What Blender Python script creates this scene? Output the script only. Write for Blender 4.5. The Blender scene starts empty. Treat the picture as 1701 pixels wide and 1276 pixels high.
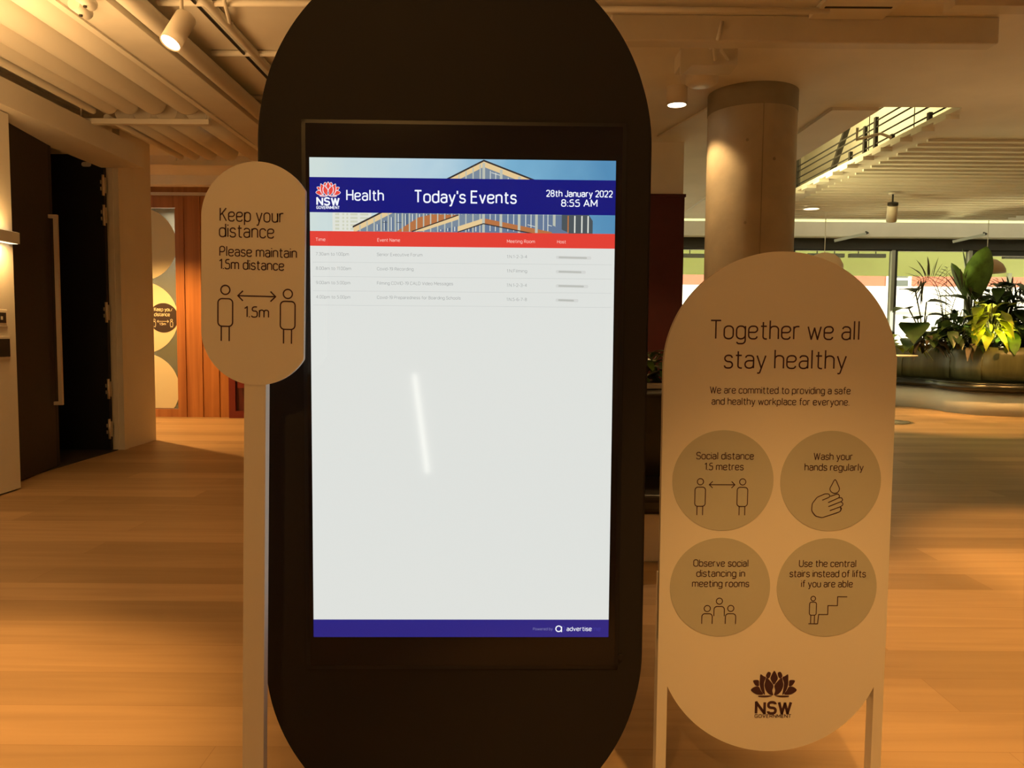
import bpy, bmesh, math, random
from mathutils import Vector, Matrix
random.seed(7)
PI = math.pi
D = bpy.data
SC = bpy.context.scene
COL = SC.collection

# ------------------------------------------------------------------ camera, world, sun, exposure
cam_d = D.cameras.new('camera'); cam = D.objects.new('camera', cam_d); COL.objects.link(cam)
SC.camera = cam
cam_d.sensor_width = 36.0; cam_d.lens = 36.0 * 1280 / 1701; cam_d.clip_start = 0.05; cam_d.clip_end = 200
PITCH, ROLL = 0.0651, 0.0077
fw = Vector((0, math.cos(PITCH), -math.sin(PITCH))); up = Vector((0, math.sin(PITCH), math.cos(PITCH))); rt = Vector((1, 0, 0))
r2 = rt * math.cos(ROLL) + up * math.sin(ROLL); u2 = -rt * math.sin(ROLL) + up * math.cos(ROLL)
m3 = Matrix((r2, u2, -fw)).transposed()
cam.matrix_world = Matrix.Translation((0, 0, 1.2)) @ m3.to_4x4()

SC.view_settings.view_transform = 'Standard'
try: SC.view_settings.look = 'None'
except Exception: pass
SC.view_settings.gamma = 1.0
SC.view_settings.exposure = 0.0
SC.view_settings.use_curve_mapping = False
SC.cycles.use_denoising = True
SC.cycles.max_bounces = 10
SC.cycles.diffuse_bounces = 6
SC.cycles.sample_clamp_indirect = 4.0
SC.cycles.caustics_reflective = False
SC.cycles.caustics_refractive = False

wld = D.worlds.new('world'); SC.world = wld; wld.use_nodes = True
bg = wld.node_tree.nodes['Background']
bg.inputs[0].default_value = (1.0, 0.93, 0.60, 1); bg.inputs[1].default_value = 1.6

def light(kind, name, loc, energy, color, **k):
    l = D.lights.new(name, kind); l.energy = energy; l.color = color
    o = D.objects.new(name, l); COL.objects.link(o); o.location = loc
    tgt = k.pop('target', None)
    if tgt is not None:
        o.rotation_euler = (Vector(tgt) - Vector(loc)).to_track_quat('-Z', 'Y').to_euler()
    for a, v in k.items(): setattr(l, a, v)
    return o

WARM = (1.0, 0.50, 0.135)
WARM2 = (1.0, 0.54, 0.17)
sun = light('SUN', 'sun', (10, 25, 20), 12.0, (1.0, 0.94, 0.74), angle=0.01)
sun.rotation_euler = Vector((-0.35, 0.75, -0.95)).to_track_quat('-Z', 'Y').to_euler()
# daylight falling through the void in the ceiling from the floor above
light('AREA', 'void_daylight', (2.75, 9.6, 4.0), 110, (1.0, 0.82, 0.34), spread=math.radians(120), target=(4.75, 9.6, 4.05), size=0.6, size_y=5.0, shape='RECTANGLE')
# ceiling spots of the hall: (x, y, energy, cone degrees, target)
SPOTS = [(-2.0, 1.5, 620, 55, (-2.1, 1.75, 0)), (-0.7, -1.4, 110, 70, (-0.6, 1.2, 0.8)), (0.75, 0.45, 240, 46, (0.72, 1.22, 0.0)),
         (2.2, 2.2, 570, 64, (2.3, 2.6, 0)), (3.4, 4.1, 370, 50, (3.5, 4.1, 0)), (-2.3, 8.2, 150, 60, (-2.3, 8.4, 0)),
         (-5.1, 9.4, 640, 105, (-4.7, 9.6, 0.3)), (0.3, 6.2, 50, 50, (0.3, 5.9, 0)), (5.6, 10.6, 480, 70, (6.0, 11.0, 0)),
         (7.3, 9.9, 380, 36, (7.5, 11.75, 0.1)), (6.4, 10.9, 240, 30, (6.75, 12.4, 0)), (-3.0, -1.5, 130, 70, (-3.2, -1.5, 0)), (3.5, -1.0, 130, 70, (3.5, -1, 0)),
         (8.5, 4.0, 200, 80, (8.8, 4, 0)), (6.0, 6.8, 60, 60, (6, 6.8, 0))]
# upward area lights after the spots: unseen fill, added to brighten the ceiling
for sx, sy, e, cone, tg in SPOTS:
    light('SPOT', 'ceiling_spot_light', (sx, sy, 3.1), e, WARM, target=tg, spot_size=math.radians(cone), spot_blend=0.08 if cone < 40 else 0.55, shadow_soft_size=0.04)
light('AREA', 'ceiling_fill_light', (-2.75, 3.4, 2.2), 62, (1.0, 0.55, 0.20), target=(-2.75, 3.4, 3.3), size=1.2, size_y=2.0, shape='RECTANGLE')
light('AREA', 'ceiling_fill_light', (4.4, 6.3, 1.5), 6, (1.0, 0.58, 0.22), target=(4.35, 6.2, 3.3), size=1.5, size_y=0.3, shape='RECTANGLE')

# ------------------------------------------------------------------ materials
MATS = {}
def mat(name, color, rough=0.6, metal=0.0, emit=None, es=1.0, spec=0.5, alpha=1.0, noise=0.0, nscale=8.0, trans=0.0, bump=0.0, bscale=40.0):
    m = D.materials.new(name); m.use_nodes = True
    nt = m.node_tree; b = nt.nodes['Principled BSDF']
    b.inputs['Base Color'].default_value = (*color, 1); b.inputs['Roughness'].default_value = rough
    b.inputs['Metallic'].default_value = metal; b.inputs['Specular IOR Level'].default_value = spec
    b.inputs['Alpha'].default_value = alpha; b.inputs['Transmission Weight'].default_value = trans
    if emit is not None:
        b.inputs['Emission Color'].default_value = (*emit, 1); b.inputs['Emission Strength'].default_value = es
    if noise or bump:
        tc = nt.nodes.new('ShaderNodeTexCoord')
    if noise:
        n = nt.nodes.new('ShaderNodeTexNoise'); n.inputs['Scale'].default_value = nscale; n.inputs['Detail'].default_value = 4
        nt.links.new(tc.outputs['Object'], n.inputs['Vector'])
        r = nt.nodes.new('ShaderNodeValToRGB')
        r.color_ramp.elements[0].position = 0.3; r.color_ramp.elements[1].position = 0.7
        r.color_ramp.elements[0].color = (*[c * (1 - noise) for c in color], 1)
        r.color_ramp.elements[1].color = (*[min(1, c * (1 + noise)) for c in color], 1)
        nt.links.new(n.outputs['Fac'], r.inputs['Fac']); nt.links.new(r.outputs['Color'], b.inputs['Base Color'])
    if bump:
        n2 = nt.nodes.new('ShaderNodeTexNoise'); n2.inputs['Scale'].default_value = bscale
        nt.links.new(tc.outputs['Object'], n2.inputs['Vector'])
        bp = nt.nodes.new('ShaderNodeBump'); bp.inputs['Strength'].default_value = bump; bp.inputs['Distance'].default_value = 0.01
        nt.links.new(n2.outputs['Fac'], bp.inputs['Height']); nt.links.new(bp.outputs['Normal'], b.inputs['Normal'])
    MATS[name] = m
    return m

def wood_mat(name, c1, c2, stretch, rough=0.4, planks=None, seam=(0.3, 0.2, 0.1)):
    m = D.materials.new(name); m.use_nodes = True; nt = m.node_tree; L = nt.links; N = nt.nodes
    b = N['Principled BSDF']; b.inputs['Roughness'].default_value = rough
    tc = N.new('ShaderNodeTexCoord'); mp = N.new('ShaderNodeMapping'); mp.inputs['Scale'].default_value = stretch
    L.new(tc.outputs['Object'], mp.inputs['Vector'])
    n = N.new('ShaderNodeTexNoise'); n.inputs['Scale'].default_value = 1.0; n.inputs['Detail'].default_value = 6; n.inputs['Distortion'].default_value = 1.2
    L.new(mp.outputs['Vector'], n.inputs['Vector'])
    r = N.new('ShaderNodeValToRGB'); r.color_ramp.elements[0].position = 0.3; r.color_ramp.elements[1].position = 0.7
    r.color_ramp.elements[0].color = (*c1, 1); r.color_ramp.elements[1].color = (*c2, 1)
    L.new(n.outputs['Fac'], r.inputs['Fac'])
    out = r.outputs['Color']
    if planks:
        bw, rh = planks
        br = N.new('ShaderNodeTexBrick'); br.offset = 0.37; br.offset_frequency = 2
        br.inputs['Scale'].default_value = 1.0; br.inputs['Brick Width'].default_value = bw; br.inputs['Row Height'].default_value = rh
        br.inputs['Mortar Size'].default_value = 0.0012; br.inputs['Mortar Smooth'].default_value = 0.0; br.inputs['Bias'].default_value = -0.1
        br.inputs['Color1'].default_value = (0.74, 0.71, 0.66, 1); br.inputs['Color2'].default_value = (1.06, 1.03, 1.0, 1)
        br.inputs['Mortar'].default_value = (*seam, 1)
        L.new(tc.outputs['Object'], br.inputs['Vector'])
        mx = N.new('ShaderNodeMix'); mx.data_type = 'RGBA'; mx.blend_type = 'MULTIPLY'; mx.inputs[0].default_value = 1.0
        L.new(out, mx.inputs[6]); L.new(br.outputs['Color'], mx.inputs[7]); out = mx.outputs[2]
    L.new(out, b.inputs['Base Color'])
    MATS[name] = m
    return m

M_floor = wood_mat('oak_floor', (0.385, 0.27, 0.155), (0.475, 0.34, 0.20), (0.8, 11, 1), 0.50, planks=(2.3, 0.24), seam=(0.62, 0.55, 0.48))
M_timber = wood_mat('timber_panel', (0.30, 0.115, 0.035), (0.46, 0.20, 0.065), (9, 9, 0.35), 0.38)
M_wall = mat('white_paint', (0.78, 0.75, 0.69), 0.7, noise=0.03, nscale=3)
M_ceil = mat('ceiling_paint', (0.80, 0.78, 0.72), 0.8, noise=0.05, nscale=2)
M_pipe = mat('pipe_paint', (0.80, 0.78, 0.72), 0.55)
M_duct = mat('duct_paint', (0.68, 0.66, 0.60), 0.6, noise=0.05, nscale=4)
M_sign = mat('sign_white', (0.78, 0.74, 0.66), 0.5)
M_signedge = mat('sign_edge', (0.50, 0.46, 0.38), 0.5)
M_disc = mat('sign_disc', (0.50, 0.50, 0.42), 0.55)
M_ink = mat('sign_ink', (0.055, 0.018, 0.028), 0.5)
M_kiosk = mat('kiosk_black', (0.013, 0.011, 0.010), 0.65, spec=0.3, bump=0.05, bscale=300)
M_bezel = mat('bezel_black', (0.006, 0.005, 0.005), 0.35)
M_scrglass = mat('screen_glass_black', (0.010, 0.008, 0.009), 0.12)
M_red = mat('dark_red_panel', (0.075, 0.008, 0.006), 0.5, noise=0.08)
M_redtrim = mat('dark_red_trim', (0.14, 0.016, 0.012), 0.4)
M_brown = mat('dark_brown_panel', (0.022, 0.017, 0.014), 0.6, noise=0.15, nscale=30)
M_black = mat('door_black', (0.006, 0.007, 0.008), 0.6)
M_carpet = mat('dark_carpet', (0.02, 0.018, 0.015), 0.95, noise=0.3, nscale=60)
M_chrome = mat('brushed_metal', (0.62, 0.58, 0.50), 0.35, metal=0.8)
M_handle = mat('handle_metal', (0.75, 0.66, 0.55), 0.4, metal=0.5)
M_conc = mat('concrete', (0.40, 0.36, 0.28), 0.55, noise=0.14, nscale=3.5, bump=0.12, bscale=25)
M_concdark = mat('concrete_top_band', (0.26, 0.24, 0.19), 0.6, noise=0.12, nscale=5)
M_frame = mat('window_frame_dark', (0.03, 0.028, 0.022), 0.5)
M_framel = mat('window_frame_pale', (0.45, 0.47, 0.42), 0.5)
M_leather = mat('bench_leather', (0.014, 0.014, 0.009), 0.28)
def skin_mat():
    m = mat('planter_leather', (0.13, 0.13, 0.055), 0.38)
    nt = m.node_tree; b = nt.nodes['Principled BSDF']; tc = nt.nodes.new('ShaderNodeTexCoord'); mp = nt.nodes.new('ShaderNodeMapping')
    mp.inputs['Scale'].default_value = (7, 7, 0.6); n = nt.nodes.new('ShaderNodeTexNoise'); n.inputs['Scale'].default_value = 1.5; n.inputs['Detail'].default_value = 5
    r = nt.nodes.new('ShaderNodeValToRGB'); r.color_ramp.elements[0].color = (0.085, 0.08, 0.032, 1); r.color_ramp.elements[1].color = (0.15, 0.14, 0.06, 1)
    r.color_ramp.elements[0].position = 0.3; r.color_ramp.elements[1].position = 0.7
    nt.links.new(tc.outputs['Object'], mp.inputs['Vector']); nt.links.new(mp.outputs['Vector'], n.inputs['Vector'])
    nt.links.new(n.outputs['Fac'], r.inputs['Fac']); nt.links.new(r.outputs['Color'], b.inputs['Base Color'])
    return m
M_planter = skin_mat()
M_soil = mat('soil', (0.03, 0.02, 0.012), 0.95, noise=0.4, nscale=30)
M_table = mat('table_white', (0.80, 0.77, 0.70), 0.4)
M_decal = mat('decal_cream', (0.72, 0.70, 0.55), 0.6)
M_decaldark = mat('decal_dark', (0.04, 0.025, 0.022), 0.6)
M_glassgrey = mat('door_glass', (0.20, 0.23, 0.17), 0.08, alpha=0.55)
M_pane = mat('window_pane', (0.9, 0.95, 0.9), 0.02, alpha=0.10)
M_lens = mat('lamp_lens', (1, 0.9, 0.7), 0.4, emit=(1.0, 0.80, 0.50), es=9.0)
M_lens2 = mat('lamp_lens_soft', (1, 0.9, 0.7), 0.4, emit=(1.0, 0.78, 0.46), es=2.2)
M_lampwhite = mat('lamp_white', (0.70, 0.65, 0.57), 0.5)
M_lampdark = mat('lamp_dark', (0.02, 0.017, 0.014), 0.5)
M_leafd = mat('leaf_dark', (0.045, 0.085, 0.02), 0.35, noise=0.4, nscale=9)
M_leafm = mat('leaf_mid', (0.10, 0.19, 0.03), 0.35, noise=0.35, nscale=9)
M_leafy = mat('leaf_lime', (0.42, 0.46, 0.035), 0.4, noise=0.3, nscale=9)
M_leafb = mat('leaf_brown', (0.07, 0.05, 0.028), 0.5, noise=0.4, nscale=9)
M_palm = mat('palm_leaf', (0.05, 0.045, 0.016), 0.5)
M_stem = mat('stem', (0.07, 0.07, 0.025), 0.6)
M_brick = mat('brick_red', (0.42, 0.13, 0.08), 0.8, noise=0.2, nscale=20)
M_ext = mat('render_white', (0.85, 0.84, 0.78), 0.8)
M_extw = mat('window_dark', (0.10, 0.12, 0.12), 0.2)
def awn_mat():
    m = mat('awning_green', (0.72, 0.78, 0.46), 0.8); nt = m.node_tree; tr = nt.nodes.new('ShaderNodeBsdfTranslucent'); tr.inputs[0].default_value = (0.60, 0.65, 0.37, 1)
    mx = nt.nodes.new('ShaderNodeMixShader'); mx.inputs[0].default_value = 0.6; out = nt.nodes['Material Output']
    nt.links.new(nt.nodes['Principled BSDF'].outputs[0], mx.inputs[1]); nt.links.new(tr.outputs[0], mx.inputs[2]); nt.links.new(mx.outputs[0], out.inputs['Surface'])
    return m
M_awn = awn_mat()
M_pave = mat('paving', (0.62, 0.58, 0.50), 0.85, noise=0.1, nscale=3)

# ------------------------------------------------------------------ mesh building
class MB:
    def __init__(s): s.v = []; s.f = []; s.m = []; s.sm = []
    def add(s, vs, fs, mi=0, smooth=False):
        o = len(s.v); s.v += [tuple(p) for p in vs]
        for f in fs: s.f.append([i + o for i in f]); s.m.append(mi); s.sm.append(smooth)
        return s
    def box(s, x0, x1, y0, y1, z0, z1, mi=0):
        v = [(x, y, z) for x in (x0, x1) for y in (y0, y1) for z in (z0, z1)]
        return s.add(v, [(0, 1, 3, 2), (4, 6, 7, 5), (0, 4, 5, 1), (2, 3, 7, 6), (0, 2, 6, 4), (1, 5, 7, 3)], mi)
    def bar(s, a, b, w, h=None, mi=0):
        a = Vector(a); b = Vector(b); d = (b - a).normalized(); h = h or w
        ref = Vector((0, 0, 1)) if abs(d.z) < 0.95 else Vector((0, 1, 0))
        x = d.cross(ref).normalized(); y = x.cross(d)
        v = []
        for p in (a, b):
            for i, j in ((-1, -1), (1, -1), (1, 1), (-1, 1)): v.append(p + x * i * w / 2 + y * j * h / 2)
        return s.add(v, [(3, 2, 1, 0), (4, 5, 6, 7), (0, 1, 5, 4), (1, 2, 6, 5), (2, 3, 7, 6), (3, 0, 4, 7)], mi)
    def tube(s, path, r, n=10, mi=0, caps=True, r1=None):
        path = [Vector(p) for p in path]; k = len(path); v = []; f = []
        for i, p in enumerate(path):
            d = (path[min(i + 1, k - 1)] - path[max(i - 1, 0)]).normalized()
            ref = Vector((0, 0, 1)) if abs(d.z) < 0.9 else Vector((1, 0, 0))
            x = d.cross(ref).normalized(); y = x.cross(d)
            rr = r if r1 is None else r + (r1 - r) * i / (k - 1)
            for j in range(n):
                a = 2 * PI * j / n; v.append(p + x * math.cos(a) * rr + y * math.sin(a) * rr)
        for i in range(k - 1):
            for j in range(n):
                q = (j + 1) % n; f.append((i * n + j, i * n + q, (i + 1) * n + q, (i + 1) * n + j))
        s.add(v, f, mi, True)
        if caps:
            s.add(v[:n], [tuple(range(n - 1, -1, -1))], mi); s.add(v[-n:], [tuple(range(n))], mi)
        return s
    def lathe(s, prof, n=32, c=(0, 0, 0), mi=0):
        v = []; f = []
        for r, z in prof:
            for j in range(n):
                a = 2 * PI * j / n; v.append((c[0] + r * math.cos(a), c[1] + r * math.sin(a), c[2] + z))
        for i in range(len(prof) - 1):
            for j in range(n):
                q = (j + 1) % n; f.append((i * n + j, i * n + q, (i + 1) * n + q, (i + 1) * n + j))
        return s.add(v, f, mi, True)
    def prism(s, pts, y0, y1, mi=0, mside=None, smooth=False):       # outline in (x,z), extruded along y (front y0)
        n = len(pts); v0 = [(x, y0, z) for x, z in pts]; v1 = [(x, y1, z) for x, z in pts]
        s.add(v0, [tuple(range(n))], mi); s.add(v1, [tuple(range(n - 1, -1, -1))], mi)
        return s.add(v0 + v1, [(i, i + n, (i + 1) % n + n, (i + 1) % n) for i in range(n)], mi if mside is None else mside, smooth)
    def slab(s, pts, z0, z1, mi=0, smooth=False):                     # outline in (x,y), extruded along z
        n = len(pts); v0 = [(x, y, z0) for x, y in pts]; v1 = [(x, y, z1) for x, y in pts]
        s.add(v0, [tuple(range(n - 1, -1, -1))], mi); s.add(v1, [tuple(range(n))], mi)
        return s.add(v0 + v1, [(i, (i + 1) % n, (i + 1) % n + n, i + n) for i in range(n)], mi, smooth)
    def flat(s, pts, y, mi=0):                                        # flat polygon facing -y
        return s.add([(x, y, z) for x, z in pts], [tuple(range(len(pts)))], mi)
    def rect(s, x0, x1, z0, z1, y, mi=0): return s.flat([(x0, z0), (x1, z0), (x1, z1), (x0, z1)], y, mi)
    def ribbon(s, pts, w, y, closed=False, mi=0):                     # flat stroke in the (x,z) plane, mitred
        P = []
        for p in pts:
            if not P or (abs(p[0] - P[-1][0]) + abs(p[1] - P[-1][1])) > 1e-7: P.append(p)
        if closed and (abs(P[0][0] - P[-1][0]) + abs(P[0][1] - P[-1][1])) < 1e-7: P.pop()
        n = len(P)
        if n < 2: return s
        if not closed:                                               # break the stroke at very sharp corners
            for i in range(1, n - 1):
                ax, az = P[i][0] - P[i - 1][0], P[i][1] - P[i - 1][1]; bx, bz = P[i + 1][0] - P[i][0], P[i + 1][1] - P[i][1]
                if (ax * bx + az * bz) < -.45 * math.hypot(ax, az) * math.hypot(bx, bz):
                    e = w * .32
                    la = math.hypot(ax, az); lb = math.hypot(bx, bz)
                    s.ribbon(P[:i] + [(P[i][0] + ax / la * e, P[i][1] + az / la * e)], w, y, False, mi)
                    return s.ribbon([(P[i][0] - bx / lb * e, P[i][1] - bz / lb * e)] + P[i + 1:], w, y, False, mi)
        v = []
        for i in range(n):
            a = P[i - 1] if (i > 0 or closed) else None; b = P[(i + 1) % n] if (i < n - 1 or closed) else None
            def nd(p, q):
                dx, dz = q[0] - p[0], q[1] - p[1]; l = math.hypot(dx, dz) or 1; return (-dz / l, dx / l)
            if a is None: nx, nz = nd(P[i], b); k = 1
            elif b is None: nx, nz = nd(a, P[i]); k = 1
            else:
                n1 = nd(a, P[i]); n2 = nd(P[i], b); nx, nz = n1[0] + n2[0], n1[1] + n2[1]; l = math.hypot(nx, nz) or 1
                nx /= l; nz /= l; k = min(2.0, 1 / max(0.3, nx * n1[0] + nz * n1[1]))
            v.append((P[i][0] + nx * k * w / 2, y, P[i][1] + nz * k * w / 2)); v.append((P[i][0] - nx * k * w / 2, y, P[i][1] - nz * k * w / 2))
        f = [(2 * i, 2 * i + 1, 2 * ((i + 1) % n) + 1, 2 * ((i + 1) % n)) for i in range(n if closed else n - 1)]
        return s.add(v, f, mi)
    def build(s, name, mats, parent=None, bevel=0.0, seg=2, recalc=True):
        me = D.meshes.new(name); me.from_pydata(s.v, [], s.f)
        if not isinstance(mats, (list, tuple)): mats = [mats]
        for m in mats: me.materials.append(m)
        for p, mi, sm in zip(me.polygons, s.m, s.sm): p.material_index = mi; p.use_smooth = sm
        me.update()
        if recalc or bevel:
            bm = bmesh.new(); bm.from_mesh(me)
            if recalc: bmesh.ops.remove_doubles(bm, verts=bm.verts, dist=1e-6)
            if bevel:
                es = [e for e in bm.edges if len(e.link_faces) == 2 and e.calc_face_angle(0) > 0.6]
                bmesh.ops.bevel(bm, geom=es, offset=bevel, segments=seg, affect='EDGES', profile=0.5)
            if recalc: bmesh.ops.recalc_face_normals(bm, faces=bm.faces)
            bm.to_mesh(me); bm.free()
        o = D.objects.new(name, me); COL.objects.link(o)
        if parent is not None: o.parent = parent
        return o

def tag(o, label, cat, group=None, kind=None):
    o['label'] = label
    if cat: o['category'] = cat
    if group: o['group'] = group
    if kind: o['kind'] = kind
    return o
def thing(name, label, cat, loc=(0, 0, 0), rz=0.0, group=None, kind=None, rot=None):
    o = D.objects.new(name, None); COL.objects.link(o); o.location = loc; o.rotation_euler = rot or (0, 0, rz)
    return tag(o, label, cat, group, kind)
def struct(name, mb, m, label, cat, **k):
    return tag(mb.build(name, m, **k), label, cat, kind='structure')
def copy_thing(src, loc, label, group=None, rot=None):
    c = src.copy(); COL.objects.link(c); c.location = loc; c['label'] = label
    if rot is not None: c.rotation_euler = rot
    if group: c['group'] = group
    for ch in src.children:
        d = ch.copy(); COL.objects.link(d); d.parent = c
        for g in ch.children:
            e = g.copy(); COL.objects.link(e); e.parent = d
    return c

def fillet(pts, r, closed=False, seg=5):
    n = len(pts); out = []
    for i in range(n):
        p = pts[i]
        if not closed and i in (0, n - 1): out.append(p); continue
        a = pts[i - 1]; b = pts[(i + 1) % n]
        la = math.hypot(a[0] - p[0], a[1] - p[1]); lb = math.hypot(b[0] - p[0], b[1] - p[1])
        fa = la if (not closed and i == 1) else la / 2; fb = lb if (not closed and i == n - 2) else lb / 2
        ua = ((a[0] - p[0]) / la, (a[1] - p[1]) / la); ub = ((b[0] - p[0]) / lb, (b[1] - p[1]) / lb)
        cosang = max(-0.999, min(0.999, ua[0] * ub[0] + ua[1] * ub[1]))
        th = math.acos(cosang); t = r / math.tan(th / 2); t = min(t, fa * 0.999, fb * 0.999); rr = t * math.tan(th / 2)
        bis = (ua[0] + ub[0], ua[1] + ub[1]); bl = math.hypot(*bis)
        if rr < 1e-6 or bl < 1e-6: out.append(p); continue
        dc = rr / math.sin(th / 2); c = (p[0] + bis[0] / bl * dc, p[1] + bis[1] / bl * dc)
        s = (p[0] + ua[0] * t, p[1] + ua[1] * t); e = (p[0] + ub[0] * t, p[1] + ub[1] * t)
        a0 = math.atan2(s[1] - c[1], s[0] - c[0]); a1 = math.atan2(e[1] - c[1], e[0] - c[0]); da = a1 - a0
        while da > PI: da -= 2 * PI
        while da < -PI: da += 2 * PI
        for k in range(seg + 1):
            a_ = a0 + da * k / seg; out.append((c[0] + rr * math.cos(a_), c[1] + rr * math.sin(a_)))
    return out

def ellipse(cx, cz, rx, rz=None, n=40, a0=0, a1=2 * PI):
    rz = rz or rx; full = abs(a1 - a0 - 2 * PI) < 1e-6
    k = n if full else n + 1
    return [(cx + rx * math.cos(a0 + (a1 - a0) * i / n), cz + rz * math.sin(a0 + (a1 - a0) * i / n)) for i in range(k)]
def pill(cx, zb, zt, r, n=48):
    return ellipse(cx, zt - r, r, r, n, 0, PI) + ellipse(cx, zb + r, r, r, n, PI, 2 * PI)
def smooth_closed(pts, k=6):
    n = len(pts); out = []
    for i in range(n):
        p0, p1, p2, p3 = pts[i - 1], pts[i], pts[(i + 1) % n], pts[(i + 2) % n]
        for j in range(k):
            t = j / k
            out.append(tuple(0.5 * (2 * p1[d] + (p2[d] - p0[d]) * t + (2 * p0[d] - 5 * p1[d] + 4 * p2[d] - p3[d]) * t * t + (3 * p1[d] - p0[d] - 3 * p2[d] + p3[d]) * t ** 3) for d in range(2)))
    return out

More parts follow.
